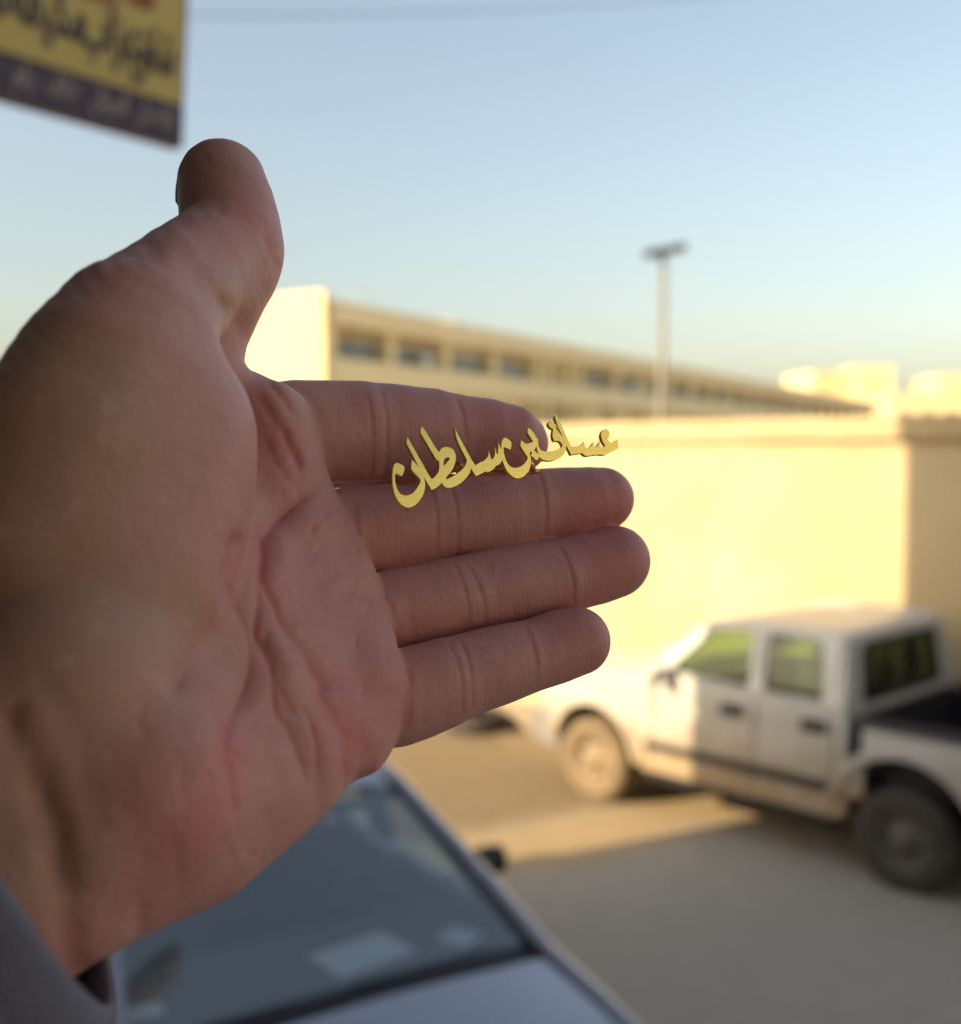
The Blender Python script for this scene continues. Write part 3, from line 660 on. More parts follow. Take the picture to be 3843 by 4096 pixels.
PINKY = finger([(700, 1445, 200), (800, 1415, 194), (900, 1380, 186), (990, 1352, 173), (1100, 1315, 165), (1270, 1264, 150), (1370, 1233, 149), (1455, 1205, 142)], .236, .257)
def ch(*n): return [(mm(x, y, d), r) for x, y, d, r in n]
PALM = [ch((1060, 1840, .250, 12), (760, 2250, .221, 14), (300, 2750, .194, 17)),
        ch((1200, 2180, .250, 12), (880, 2480, .217, 14), (300, 2950, .191, 17)),
        ch((1310, 2480, .245, 12), (1000, 2750, .213, 14.5), (300, 3150, .189, 17)),
        ch((1370, 2810, .236, 12), (1080, 3030, .211, 15), (740, 3245, .199, 17), (340, 3370, .188, 18)),
        ch((1230, 2640, .238, 12), (900, 2950, .211, 15))]
T_ = np.array([.6, .8, 0]); AX = np.array([-.75, .55, -.35]); AX = AX / np.linalg.norm(AX)
WC = np.array([-70.5, 48.0, 178.0])
def pt(v, r): return (np.array(v, dtype=np.float32), r)
WRIST = [[pt(WC + T_ * 7 - AX * 14, 17), pt(WC + T_ * 7, 15.5), pt(WC + T_ * 8 + AX * 90, 22)],
         [pt(WC - T_ * 14 - AX * 14, 18), pt(WC - T_ * 12, 17), pt(WC - T_ * 12 + AX * 90, 22)]]
THUMB = ch((200, 2150, .192, 18), (320, 1780, .194, 18), (440, 1530, .200, 16.2), (530, 1350, .207, 14.6), (640, 1230, .218, 12.6), (752, 1118, .229, 11.6), (850, 1045, .238, 11.2), (925, 985, .245, 11.4), (920, 905, .249, 11.1), (913, 830, .253, 10.7), (890, 735, .258, 9.95))
WEB = [ch((905, 1120, .243, 9.5), (822, 1330, .240, 9.0), (785, 1480, .237, 9.5), (860, 1640, .240, 11), (1000, 1720, .248, 12))]
THENAR = [ch((640, 1740, .208, 17.4), (602, 2050, .204, 17), (500, 2390, .197, 17), (330, 2690, .189, 16)), ch((420, 1600, .203, 16), (560, 1900, .205, 17), (430, 2200, .199, 19))]
PADS = [ch((1085, 1690, .2395, 8.5), (1135, 1900, .2405, 9), (1180, 2060, .2415, 9.5)), ch((1205, 2120, .2415, 9.5), (1300, 2300, .2415, 9.5)), ch((1330, 2350, .2405, 9.5), (1375, 2540, .2375, 9.5)), ch((1390, 2620, .2320, 10.3), (1415, 2740, .2290, 10.8), (1395, 2900, .2265, 10.2)),
        ch((1080, 2000, .2365, 10), (1180, 2300, .2345, 10.5), (1240, 2560, .2295, 11)), ch((700, 3050, .199, 14), (950, 3120, .2035, 13.5))]
def d_chain(P, chn):
    best = None
    for (a, ra), (b, rb) in zip(chn, chn[1:]):
        ab = (b - a).astype(np.float32); L2 = float(ab @ ab)
        t = np.clip(((P - a) @ ab) / L2, 0, 1)
        q = P - a - t[:, None] * ab
        d = np.sqrt((q * q).sum(1)) - (ra + (rb - ra) * t)
        best = d if best is None else np.minimum(best, d)
    return best
def smin(a, b, k):
    h = np.maximum(k - np.abs(a - b), 0) / k
    return np.minimum(a, b) - h * h * h * k / 6.0
def hand_sdf(P):
    P = P.astype(np.float32)
    p = None
    for c in PALM + WRIST:
        d = d_chain(P, c); p = d if p is None else smin(p, d, 11)
    for c in PADS: p = smin(p, d_chain(P, c), 5)
    th = None
    for c in THENAR:
        d = d_chain(P, c); th = d if th is None else smin(th, d, 14)
    tb = d_chain(P, THUMB)
    tb = smin(tb, th, 10)
    for c in WEB: tb = smin(tb, d_chain(P, c), 9)
    p = smin(p, tb, 6)
    out = None
    for fch in (INDEX, MIDDLE, RING, PINKY):
        d = smin(p, d_chain(P, fch), 1.8)
        out = d if out is None else smin(out, d, 0.9)
    return out
def surface_nets(D, org, h):
    nx, ny, nz = D.shape
    s = D < 0
    cnt = np.zeros((nx - 1, ny - 1, nz - 1), np.int8)
    for i in (0, 1):
        for j in (0, 1):
            for k in (0, 1): cnt += s[i:nx - 1 + i, j:ny - 1 + j, k:nz - 1 + k]
    act = (cnt > 0) & (cnt < 8); idx = np.argwhere(act)
    ids = -np.ones(act.shape, np.int32); ids[act] = np.arange(len(idx))
    acc = np.zeros((len(idx), 3), np.float64); n = np.zeros(len(idx))
    cor = [(i, j, k) for i in (0, 1) for j in (0, 1) for k in (0, 1)]
    val = {c: D[idx[:, 0] + c[0], idx[:, 1] + c[1], idx[:, 2] + c[2]] for c in cor}
    for a in cor:
        for ax in range(3):
            if a[ax] == 0:
                b = list(a); b[ax] = 1; b = tuple(b); va, vb = val[a], val[b]
                m = (va < 0) != (vb < 0); t = np.where(m, va / np.where(m, va - vb, 1), 0)
                p = np.zeros((len(idx), 3)); p += a; p[:, ax] = t
                acc[m] += p[m]; n[m] += 1
    V = (idx + acc / n[:, None]) * h + org
    Q = []
    for ax in range(3):
        o1, o2 = [(1, 2), (2, 0), (0, 1)][ax]
        sl0 = [slice(None)] * 3; sl1 = [slice(None)] * 3; sl0[ax] = slice(0, -1); sl1[ax] = slice(1, None)
        ch_ = s[tuple(sl0)] != s[tuple(sl1)]
        e = np.argwhere(ch_); m = (e[:, o1] > 0) & (e[:, o2] > 0) & (e[:, o1] < D.shape[o1] - 1) & (e[:, o2] < D.shape[o2] - 1); e = e[m]
        f = s[tuple(sl0)][tuple(e.T)]
        def g(d1, d2):
            q = e.copy(); q[:, o1] -= d1; q[:, o2] -= d2; return ids[tuple(q.T)]
        quad = np.stack([g(1, 1), g(0, 1), g(0, 0), g(1, 0)], 1)
        quad[~f] = quad[~f][:, ::-1]; Q.append(quad)
    return V, np.concatenate(Q)
def build_field(lo, hi, h, fn, m=4):
    n = ((np.array(hi) - np.array(lo)) / (h * m)).astype(int) + 2
    g = np.stack(np.meshgrid(*[np.arange(k) for k in n], indexing='ij'), -1).reshape(-1, 3)
    dc = fn(g * (h * m) + lo).reshape(n)
    near = np.abs(dc) < h * m * 2.2
    D = np.repeat(np.repeat(np.repeat(dc, m, 0), m, 1), m, 2).astype(np.float32)
    blk = np.argwhere(near)
    o = np.stack(np.meshgrid(*[np.arange(m)] * 3, indexing='ij'), -1).reshape(-1, 3)
    pts = (blk[:, None, :] * m + o[None]).reshape(-1, 3)
    for i in range(0, len(pts), 400000):
        q = pts[i:i + 400000]; D[q[:, 0], q[:, 1], q[:, 2]] = fn(q * h + lo)
    return D
HLO, HHI, VOX = (-150.0, -102.0, 120.0), (48.0, 112.0, 300.0), 0.52
Dh = build_field(HLO, HHI, VOX, hand_sdf)
HV, HQ = surface_nets(Dh, np.array(HLO), VOX); del Dh
def adjacency(Q, n):
    E = np.concatenate([Q[:, [0, 1]], Q[:, [1, 2]], Q[:, [2, 3]], Q[:, [3, 0]]]); E = np.concatenate([E, E[:, ::-1]])
    return E
HE = adjacency(HQ, len(HV)); Hdeg = np.bincount(HE[:, 0], minlength=len(HV)).astype(float)
def relax(V, it, w=0.5):
    for _ in range(it):
        A = np.stack([np.bincount(HE[:, 0], weights=V[HE[:, 1], k], minlength=len(V)) for k in range(3)], 1) / np.maximum(Hdeg, 1)[:, None]
        V = V + (A - V) * w
    return V
def vnormals(V):
    n = np.cross(V[HQ[:, 2]] - V[HQ[:, 0]], V[HQ[:, 3]] - V[HQ[:, 1]])
    N = np.zeros_like(V)
    for k in range(4):
        for a in range(3): N[:, a] += np.bincount(HQ[:, k], weights=n[:, a], minlength=len(V))
    return N / np.maximum(np.linalg.norm(N, axis=1), 1e-9)[:, None]
def keep_largest(V, Q):
    lab = np.arange(len(V))
    while True:
        m = lab[Q].min(1); new = lab.copy()
        for k in range(4): np.minimum.at(new, Q[:, k], m)
        new = new[new]
        if (new == lab).all(): break
        lab = new
    big = np.bincount(lab).argmax(); kv = lab == big; rm = np.cumsum(kv) - 1
    return V[kv], rm[Q[kv[Q[:, 0]]]]
HV, HQ = keep_largest(HV, HQ)
HE = adjacency(HQ, len(HV)); Hdeg = np.bincount(HE[:, 0], minlength=len(HV)).astype(float)
HV = relax(HV, 3)
HN = vnormals(HV)
# orientation check: normals must point out of the field
if np.mean(hand_sdf(HV[::50] + HN[::50] * 1.0)) < 0: HQ = HQ[:, ::-1]; HN = -HN
facing = -(HN * (HV / np.linalg.norm(HV, axis=1)[:, None])).sum(1)          # >0 on the palm side
SX = HV[:, 0] / HV[:, 2] * F + 1921.5; SY = HV[:, 1] / HV[:, 2] * F + 2048
PXMM = HV[:, 2] / F                                                          # mm per photograph pixel at that depth
def poly_dist(pts, sel):
    """signed distance (px) to a polyline laid over the palm, plus a 0..1 run along it"""
    P = np.stack([SX[sel], SY[sel]], 1); best = np.full(len(P), 1e9); sg_ = np.zeros(len(P)); run = np.zeros(len(P))
    pts = np.array(pts, float); seg = np.linalg.norm(np.diff(pts, axis=0), axis=1); tot = seg.sum(); acc = 0
    for a, b, l in zip(pts, pts[1:], seg):
        ab = b - a; t = np.clip(((P - a) @ ab) / (l * l), 0, 1); q = P - a - t[:, None] * ab
        d = np.sqrt((q * q).sum(1)); m = d < best
        best[m] = d[m]; sg_[m] = np.sign(ab[0] * q[m, 1] - ab[1] * q[m, 0]); run[m] = (acc + t[m] * l) / tot
        acc += l
    return best, sg_, run
def smooth_line(pts, n=4):
    pts = [np.array(p, float) for p in pts]; out = []
    P = [pts[0]] + pts + [pts[-1]]
    for i in range(1, len(P) - 2):
        a, b, c, d = P[i - 1], P[i], P[i + 1], P[i + 2]
        for k in range(n):
            t = k / n; out.append(0.5 * ((2 * b) + (-a + c) * t + (2 * a - 5 * b + 4 * c - d) * t * t + (-a + 3 * b - 3 * c + d) * t ** 3))
    out.append(pts[-1]); return out
DISP = np.zeros(len(HV)); RED = np.zeros(len(HV))
wob = np.sin(HV[:, 0] * .9 + HV[:, 1] * .7) * .5 + np.sin(HV[:, 1] * 1.9 - HV[:, 2] * 1.1) * .5
wob2 = np.sin(HV[:, 0] * .37 + HV[:, 1] * .51 + 1.0) + .6 * np.sin(HV[:, 1] * .83 - HV[:, 0] * .6)
def crease(pts, depth, width, ridge=0.0, rw=2.2, ends=0.12, red=0.5, zr=None, off=2.0):
    """groove (mm); ridge > 0 swells the skin on the left-hand side of the line's run"""
    ln = np.array(smooth_line(pts)); pad = width * (off + 2.5 * max(rw, 1.6)) * 27 + 10
    sel = np.where((facing > 0) & (SX > ln[:, 0].min() - pad) & (SX < ln[:, 0].max() + pad) & (SY > ln[:, 1].min() - pad) & (SY < ln[:, 1].max() + pad))[0]
    if len(sel) == 0: return
    d, s, run = poly_dist(ln, sel); d = d * PXMM[sel]; d = np.abs(d * s + (wob[sel] * 0.16 + wob2[sel] * 0.22) * min(1.0, width)) if width > .5 else d
    tap = np.clip(np.minimum(run, 1 - run) / ends, 0, 1); tap = tap * tap * (3 - 2 * tap)
    m = np.clip(facing[sel] * 3, 0, 1)
    g = np.exp(-(d / width) ** 2) * tap * m
    ph = abs(hash((round(ln[0][0]), round(ln[0][1])))) % 628 / 100.0
    DISP[sel] -= 0.78 * depth * g * (0.72 + 0.20 * np.sin(run * 9 + ph) + 0.14 * np.sin(run * 23 + 2 * ph))
    if ridge:
        sd = d * s; r = np.exp(-((sd + off * width) / (width * rw)) ** 2) * tap * m
        DISP[sel] += 0.75 * ridge * r
    RED[sel] += red * np.exp(-(d / (width * 1.6)) ** 2) * tap * m
def fold(pts, depth, width, ridge=0.0, rw=2.2, ends=0.12, red=0.5):
    """soft broad valley with a fine line at its bottom"""
    crease(pts, depth * 0.72, width * 2.1, ridge * 1.1, 1.6, ends, red * 0.3, off=1.9)
    crease(pts, depth * 0.60, width * 0.60, 0, 2, ends, red * 0.7)
def c3(*p): return [(x / 1.097, 1300 + y / 1.097) for x, y in p]
def c4(*p): return [(x / 1.097, 2500 + y / 1.097) for x, y in p]
def k2(*p): return [c2s(x, y) for x, y in p]
# palm lines
fold(c3((1425, 715), (1330, 760), (1255, 825), (1195, 885), (1160, 950), (1150, 1010), (1152, 1100), (1185, 1215), (1240, 1315), (1335, 1425), (1425, 1560)) + c4((1420, 300), (1480, 400), (1520, 500), (1530, 600), (1515, 700), (1480, 800)), 2.09, 1.08, 1.35, 2.2, 0.06, 0.8)
fold(c3((1065, 840), (1040, 950), (1025, 1100), (1032, 1200), (1062, 1290), (1092, 1400), (1098, 1500), (1060, 1620), (1030, 1700)) + c4((1012, 480), (1020, 600), (1040, 750), (1040, 900)), 1.65, 1.01, 0.68, 2.0, 0.1, 0.6)
fold(c3((1110, 790), (1140, 880), (1150, 960), (1140, 1120), (1120, 1330), (1160, 1430), (1190, 1500), (1195, 1600), (1215, 1710)) + c4((1250, 440), (1310, 540), (1340, 650), (1330, 760)), 1.21, 0.86, 0.68, 2.0, 0.12, 0.6)
fold(c3((1180, 1260), (1160, 1400), (1200, 1560), (1300, 1720)) + c4((1330, 380), (1385, 520), (1395, 660), (1370, 800)), 0.77, 0.79, 0.27, 2, 0.15, 0.3)
fold(c3((1060, 900), (1050, 980), (1020, 1085), (955, 1235), (890, 1390), (800, 1550), (760, 1650)), 1.54, 1.37, 0.54, 2, 0.1, 0.4)
crease(c4((900, 300), (985, 395), (1000, 480)), 0.55, 1.01, 0.00, 2, 0.3, 0.3)
crease(c4((880, 720), (930, 640), (960, 560), (960, 470)), 0.55, 0.86, 0.27, 2, 0.3, 0.3)
crease(c4((1010, 520), (1080, 620), (1130, 690)), 0.66, 0.94, 0.00, 2, 0.3, 0.5)
crease(c3((1115, 300), (1175, 365), (1215, 430), (1290, 560), (1320, 700)), 0.88, 0.86, 0.54, 2, 0.2, 0.5)
crease(c3((1150, 230), (1240, 320), (1300, 430)), 0.55, 0.72, 0.41, 2, 0.3, 0.3)
crease(c3((1130, 470), (1210, 590), (1280, 720)), 0.55, 0.86, 0.27, 2, 0.3, 0.4)
crease(c3((1460, 795), (1380, 875), (1340, 930)), 0.88, 0.72, 0.54, 2, 0.25, 0.5)
crease(c3((1640, 1215), (1590, 1190), (1540, 1175), (1500, 1200)), 0.66, 0.72, 0.41, 2, 0.3, 0.4)
crease(c3((1200, 1180), (1290, 1260), (1400, 1300), (1520, 1340)), 0.44, 1.15, 0.00, 2, 0.3, 0.2)
crease(c3((1500, 1060), (1420, 1120), (1340, 1180)), 0.33, 1.30, 0.00, 2, 0.3, 0.2)
crease(c4((1640, 560), (1600, 640), (1540, 700)), 0.55, 0.86, 0.27, 2, 0.3, 0.3)
# wrist
crease(c4((10, 340), (60, 470), (110, 600), (180, 730), (215, 850), (240, 950), (265, 1100), (290, 1250), (305, 1400), (315, 1560)), 2.0, 2.6, 0.6, 2, 0.05, 0.3)
crease(c4((120, 180), (250, 330), (330, 520), (400, 760), (440, 1000)), 0.5, 2.4, 0, 2, 0.2, 0.15)
crease(c4((600, 1150), (610, 1240), (600, 1380)), 0.7, 1.6, 0.2, 2, 0.2, 0.2)
# thumb ball edge and knuckle folds
crease([(395, 1060), (474, 1022), (592, 1014), (672, 1038), (756, 1090), (840, 1170), (905, 1236), (938, 1330)], 1.3, 1.8, 0.5, 2, 0.15, 0.2)
for k in range(9):
    x0 = 930 + 18 * k; crease([(x0 - 40, 1210 - 14 * k), (x0 + 30, 1110 - 16 * k), (x0 + 95, 1030 - 12 * k)], 0.16, 0.5, 0, 2, 0.3, 0)
crease([(1050, 905), (1075, 970), (1100, 1060), (1090, 1110)], 0.5, 0.9, 0.3, 2, 0.3, 0.3)
crease([(760, 860), (850, 830), (960, 870), (1040, 930)], 0.4, 1.4, 0, 2, 0.3, 0.2)
# finger joints
J = dict(red=0.3, ends=0.12)
crease(k2((575, 150), (600, 230), (612, 330), (615, 440), (600, 550)), 0.33, 0.44, 0.18, 2, **J)
crease(k2((640, 160), (665, 240), (672, 340), (672, 440), (655, 540)), 0.38, 0.48, 0.14, 2, **J)
crease(k2((955, 190), (985, 260), (998, 340), (998, 420), (990, 490)), 0.36, 0.48, 0.18, 2, **J)
crease(k2((540, 620), (548, 740), (552, 860), (560, 920)), 0.31, 0.53, 0.14, 2, **J)
crease(k2((850, 560), (875, 650), (882, 750), (880, 860)), 0.33, 0.44, 0.14, 2, **J)
crease(k2((930, 550), (958, 640), (966, 750), (965, 850)), 0.38, 0.48, 0.14, 2, **J)
crease(k2((1295, 500), (1320, 590), (1328, 680), (1322, 780)), 0.36, 0.48, 0.18, 2, **J)
crease(k2((945, 880), (985, 960), (1010, 1060), (1012, 1160)), 0.33, 0.44, 0.14, 2, **J)
crease(k2((1000, 880), (1045, 960), (1070, 1050), (1075, 1150)), 0.36, 0.48, 0.14, 2, **J)
crease(k2((1375, 800), (1415, 870), (1438, 960), (1440, 1060)), 0.36, 0.48, 0.18, 2, **J)
crease(k2((640, 1010), (690, 1060), (715, 1140), (720, 1220)), 0.27, 0.53, 0.14, 2, **J)
crease(k2((920, 1200), (965, 1290), (985, 1390), (985, 1520)), 0.33, 0.44, 0.14, 2, **J)
crease(k2((965, 1190), (1005, 1270), (1024, 1370), (1022, 1500)), 0.33, 0.44, 0.14, 2, **J)
crease(k2((1235, 1135), (1270, 1210), (1288, 1300), (1290, 1390)), 0.36, 0.48, 0.18, 2, **J)
crease(k2((745, 1300), (765, 1380), (770, 1480), (760, 1580)), 0.22, 0.53, 0.14, 2, **J)
# faint secondary folds over the phalanges
rs = np.random.RandomState(3)
for (x0, x1, yt, yb) in ((760, 930, 200, 500), (340, 560, 190, 520), (1000, 1290, 540, 800), (600, 830, 600, 880), (1100, 1400, 840, 1080), (760, 960, 960, 1180), (1050, 1240, 1200, 1440), (800, 930, 1270, 1540)):
    for _ in range(9):
        x = rs.uniform(x0, x1); ya = rs.uniform(yt, yb - 80); l = rs.uniform(60, 190)
        crease(k2((x - 8, ya), (x + rs.uniform(-6, 14), ya + l / 2), (x + rs.uniform(-8, 8), ya + l)), rs.uniform(.05, .12), rs.uniform(.35, .6), 0, 2, 0.35, 0.08)
for _ in range(90):
    x = rs.uniform(960, 1560); y = rs.uniform(1650, 3150)
    if not (980 + 0.0 * y < x < 1130 + (y - 1500) * 0.45): continue
    a = math.radians(rs.choice([95, 70, 120, 20, 150]) + rs.uniform(-18, 18)); l = rs.uniform(50, 170); c, s_ = math.cos(a) * l / 2, math.sin(a) * l / 2
    k = rs.uniform(-.16, .16)
    crease([(x - c, y - s_), (x - s_ * k, y + c * k), (x + c, y + s_)], rs.uniform(.12, .34), rs.uniform(.35, .6), 0, 2, 0.35, 0.12)
for _ in range(26):
    x = rs.uniform(500, 1100); y = rs.uniform(2700, 3500)
    a = math.radians(rs.choice([95, 80, 40]) + rs.uniform(-15, 15)); l = rs.uniform(90, 240); c, s_ = math.cos(a) * l / 2, math.sin(a) * l / 2
    crease([(x - c, y - s_), (x + rs.uniform(-14, 14), y), (x + c, y + s_)], rs.uniform(.12, .3), rs.uniform(.6, 1.0), 0, 2, 0.35, 0.1)
for _ in range(40):                                    # fine lengthwise and slanting lines on the finger pads
    k0 = rs.randint(4); t = rs.uniform(.1, .95); fch = (INDEX, MIDDLE, RING, PINKY)[k0]
    q = t * (len(fch) - 1); n0 = int(q); p = fch[n0][0] + (fch[min(n0 + 1, len(fch) - 1)][0] - fch[n0][0]) * (q - n0)
    x = p[0] / p[2] * F + 1921.5; y = p[1] / p[2] * F + 2048 + rs.uniform(-110, 110)
    a = math.radians(rs.choice([100, 80, 10, -30]) + rs.uniform(-15, 15)); l = rs.uniform(40, 120); c, s_ = math.cos(a) * l / 2, math.sin(a) * l / 2
    crease([(x - c, y - s_), (x + rs.uniform(-6, 6), y + rs.uniform(-6, 6)), (x + c, y + s_)], rs.uniform(.05, .14), rs.uniform(.3, .5), 0, 2, 0.35, 0.05)
# general unevenness of soft tissue
lump = np.sin(HV[:, 0] / 5.1 + 1.3) * np.sin(HV[:, 1] / 6.3 + .4) * np.sin(HV[:, 2] / 5.7) + 0.6 * np.sin(HV[:, 0] / 2.9 + HV[:, 2] / 3.3) * np.sin(HV[:, 1] / 3.1)
DISP += 0.16 * lump
# skin folds along the upper outline of the thumb
ol = np.exp(-((SX + 1.1 * SY - 1750) / 500.0) ** 2) * (SX < 900)
DISP += 0.055 * ol * np.sin((SX - 0.85 * SY) / 17.0) * (facing < 0.5)
HV2 = HV + HN * DISP[:, None]
HV2 = relax(HV2, 1, 0.35)
# blood colour under the skin
def blot(px, py, r, a):
    RED[:] += a * np.exp(-(((SX - px) ** 2 + (SY - py) ** 2) / (r * r))) * np.clip(facing * 2, 0, 1)
for a in ((2050, 1720, 170, 1.1), (2380, 1990, 170, 1.0), (2470, 2190, 170, 1.0), (2310, 2520, 130, 1.1), (1650, 2700, 120, .35), (1720, 2390, 130, .4), (1560, 2080, 150, .35), (1450, 2760, 190, .8), (1390, 2960, 110, 1.0), (1330, 2840, 90, .7), (800, 3260, 200, .9), (900, 3010, 150, .4), (1000, 2960, 120, .7), (520, 3060, 140, .3), (1160, 1850, 150, .5), (700, 3480, 200, .4), (1250, 2290, 200, .5), (1010, 1700, 160, .35), (1090, 900, 90, .6), (1000, 800, 160, .3), (560, 2650, 160, .25), (1800, 1800, 300, .2)):
    blot(*a)
YEL_SHADE = np.zeros(len(HV))  # yellowish skin, browned over the thumb ball to stand in for shade
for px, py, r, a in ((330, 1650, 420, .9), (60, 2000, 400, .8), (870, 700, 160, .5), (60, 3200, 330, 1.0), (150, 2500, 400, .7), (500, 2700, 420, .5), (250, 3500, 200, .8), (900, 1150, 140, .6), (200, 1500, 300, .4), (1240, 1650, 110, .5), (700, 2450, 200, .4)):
    YEL_SHADE += a * np.exp(-(((SX - px) ** 2 + (SY - py) ** 2) / (r * r)))
def cam_to_world(V):
    V = V / 1000.0
    return np.stack([V[:, 0], V[:, 2] * CP + V[:, 1] * SP, CAM_H + V[:, 2] * SP - V[:, 1] * CP], 1)
ORG = c2w(WC / 1000.0)
person = empty('person', ORG)
tag(person, 'open left hand held palm forward with thumb raised, grey blue sleeve at the wrist', 'person')
W = cam_to_world(HV2) - np.array(ORG)
me = bpy.data.meshes.new('hand')
me.vertices.add(len(W)); me.vertices.foreach_set('co', W.astype(np.float32).ravel())
me.loops.add(HQ.size); me.loops.foreach_set('vertex_index', HQ.astype(np.int32).ravel())
me.polygons.add(len(HQ)); me.polygons.foreach_set('loop_start', np.arange(0, HQ.size, 4, dtype=np.int32))
me.polygons.foreach_set('loop_total', np.full(len(HQ), 4, dtype=np.int32))
me.update(calc_edges=True); me.validate()
for nm, arr in (('blood', np.clip(RED, 0, 1.5)), ('sallow_shade', np.clip(YEL_SHADE, 0, 1))):
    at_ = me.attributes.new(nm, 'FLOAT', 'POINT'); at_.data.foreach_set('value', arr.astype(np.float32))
def skin_mat():
    m = bpy.data.materials.new('palm skin'); m.use_nodes = True; nt = m.node_tree; N = nt.nodes; L = nt.links; b = N['Principled BSDF']
    tc = N.new('ShaderNodeTexCoord')
    def attr(n):
        a = N.new('ShaderNodeAttribute'); a.attribute_name = n; return a.outputs['Fac']
    def noise(s, d=4, r=.6):
        n = N.new('ShaderNodeTexNoise'); n.inputs['Scale'].default_value = s; n.inputs['Detail'].default_value = d; n.inputs['Roughness'].default_value = r
        L.new(tc.outputs['Object'], n.inputs['Vector']); return n.outputs['Fac']
    def mix(f, a, c):
        n = N.new('ShaderNodeMix'); n.data_type = 'RGBA'; L.new(f, n.inputs['Factor'])
        for k, v in (('A', a), ('B', c)):
            if isinstance(v, tuple): n.inputs[k].default_value = (*v, 1)
            else: L.new(v, n.inputs[k])
        return n.outputs['Result']
    def mth(op, a, bb=None, clamp=False):
        n = N.new('ShaderNodeMath'); n.operation = op; n.use_clamp = clamp
        for i, v in enumerate((a, bb)):
            if v is None: continue
            if isinstance(v, (int, float)): n.inputs[i].default_value = v
            else: L.new(v, n.inputs[i])
        return n.outputs[0]
    n1 = noise(70); n2 = noise(260, 3); n3 = noise(900, 3, .7)
    c = mix(n1, (0.53, 0.252, 0.225), (0.64, 0.338, 0.308))
    c = mix(mth('MULTIPLY', attr('sallow_shade'), 0.75, True), c, (0.42, 0.275, 0.185))
    rf = mth('MULTIPLY', attr('blood'), mth('ADD', mth('MULTIPLY', n1, 0.6), 0.12), True)
    c = mix(rf, c, (0.60, 0.175, 0.18))
    sp = mth('MULTIPLY', mth('SUBTRACT', n2, 0.56), 2.2, True)
    c = mix(sp, c, (0.64, 0.40, 0.355))
    L.new(c, b.inputs['Base Color'])
    b.inputs['Roughness'].default_value = 0.52; b.inputs['Specular IOR Level'].default_value = 0.38
    b.inputs['Subsurface Weight'].default_value = 0.22; b.inputs['Subsurface Radius'].default_value = (0.0045, 0.0016, 0.0009); b.inputs['Subsurface Scale'].default_value = 1.0
    # fine friction ridges
    mp = N.new('ShaderNodeMapping'); mp.inputs['Scale'].default_value = (1.0, 1.0, 0.35); L.new(tc.outputs['Object'], mp.inputs['Vector'])
    wv = N.new('ShaderNodeTexWave'); wv.inputs['Scale'].default_value = 330; wv.inputs['Distortion'].default_value = 7; wv.inputs['Detail'].default_value = 2; wv.inputs['Detail Scale'].default_value = 0.6
    L.new(mp.outputs[0], wv.inputs['Vector'])
    hgt = mth('ADD', mth('MULTIPLY', wv.outputs['Fac'], 0.06), mth('ADD', mth('MULTIPLY', n3, 0.5), n2))
    bp = N.new('ShaderNodeBump'); bp.inputs['Strength'].default_value = 0.5; bp.inputs['Distance'].default_value = 0.0005
    L.new(hgt, bp.inputs['Height']); L.new(bp.outputs['Normal'], b.inputs['Normal'])
    return m
SKIN = skin_mat()
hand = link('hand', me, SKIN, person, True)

# thumb nail, seen edge-on at the outer side of the thumb tip
nail_m = mat('finger nail', (0.62, 0.44, 0.38), 0.3, coat=0.3, vary=0.1, vscale=100)
def nail(name, base, tip, out, width, parent):
    base, tip, out = Vector(base), Vector(tip), Vector(out).normalized()
    ax = (tip - base); sd = ax.cross(out).normalized(); rows = []
    for i in range(9):
        t = i / 8; w = width * (1 - 0.18 * t * t) * (1 if t > 0.12 else 0.86); rows.append([])
        for j in range(9):
            a = (j / 8 - 0.5) * 2
            p = base + ax * t + sd * (a * w / 2) + out * (width * 0.30 * (1 - a * a) + 0.0006 * math.sin(t * math.pi) - 0.0004 * t)
            if t == 1: p -= ax * 0.10 * a * a
            rows[-1].append(p)
    o = link(name, grid_mesh(name, rows), nail_m, parent, True)
    md = o.modifiers.new('s', 'SOLIDIFY'); md.thickness = 0.0007; return o
OV = Vector(ORG)
nail('thumb_nail', at(801, 852, .2640) - OV, at(797, 690, .2685) - OV, at(640, 770, .285) - at(800, 770, .256), 0.012, hand)

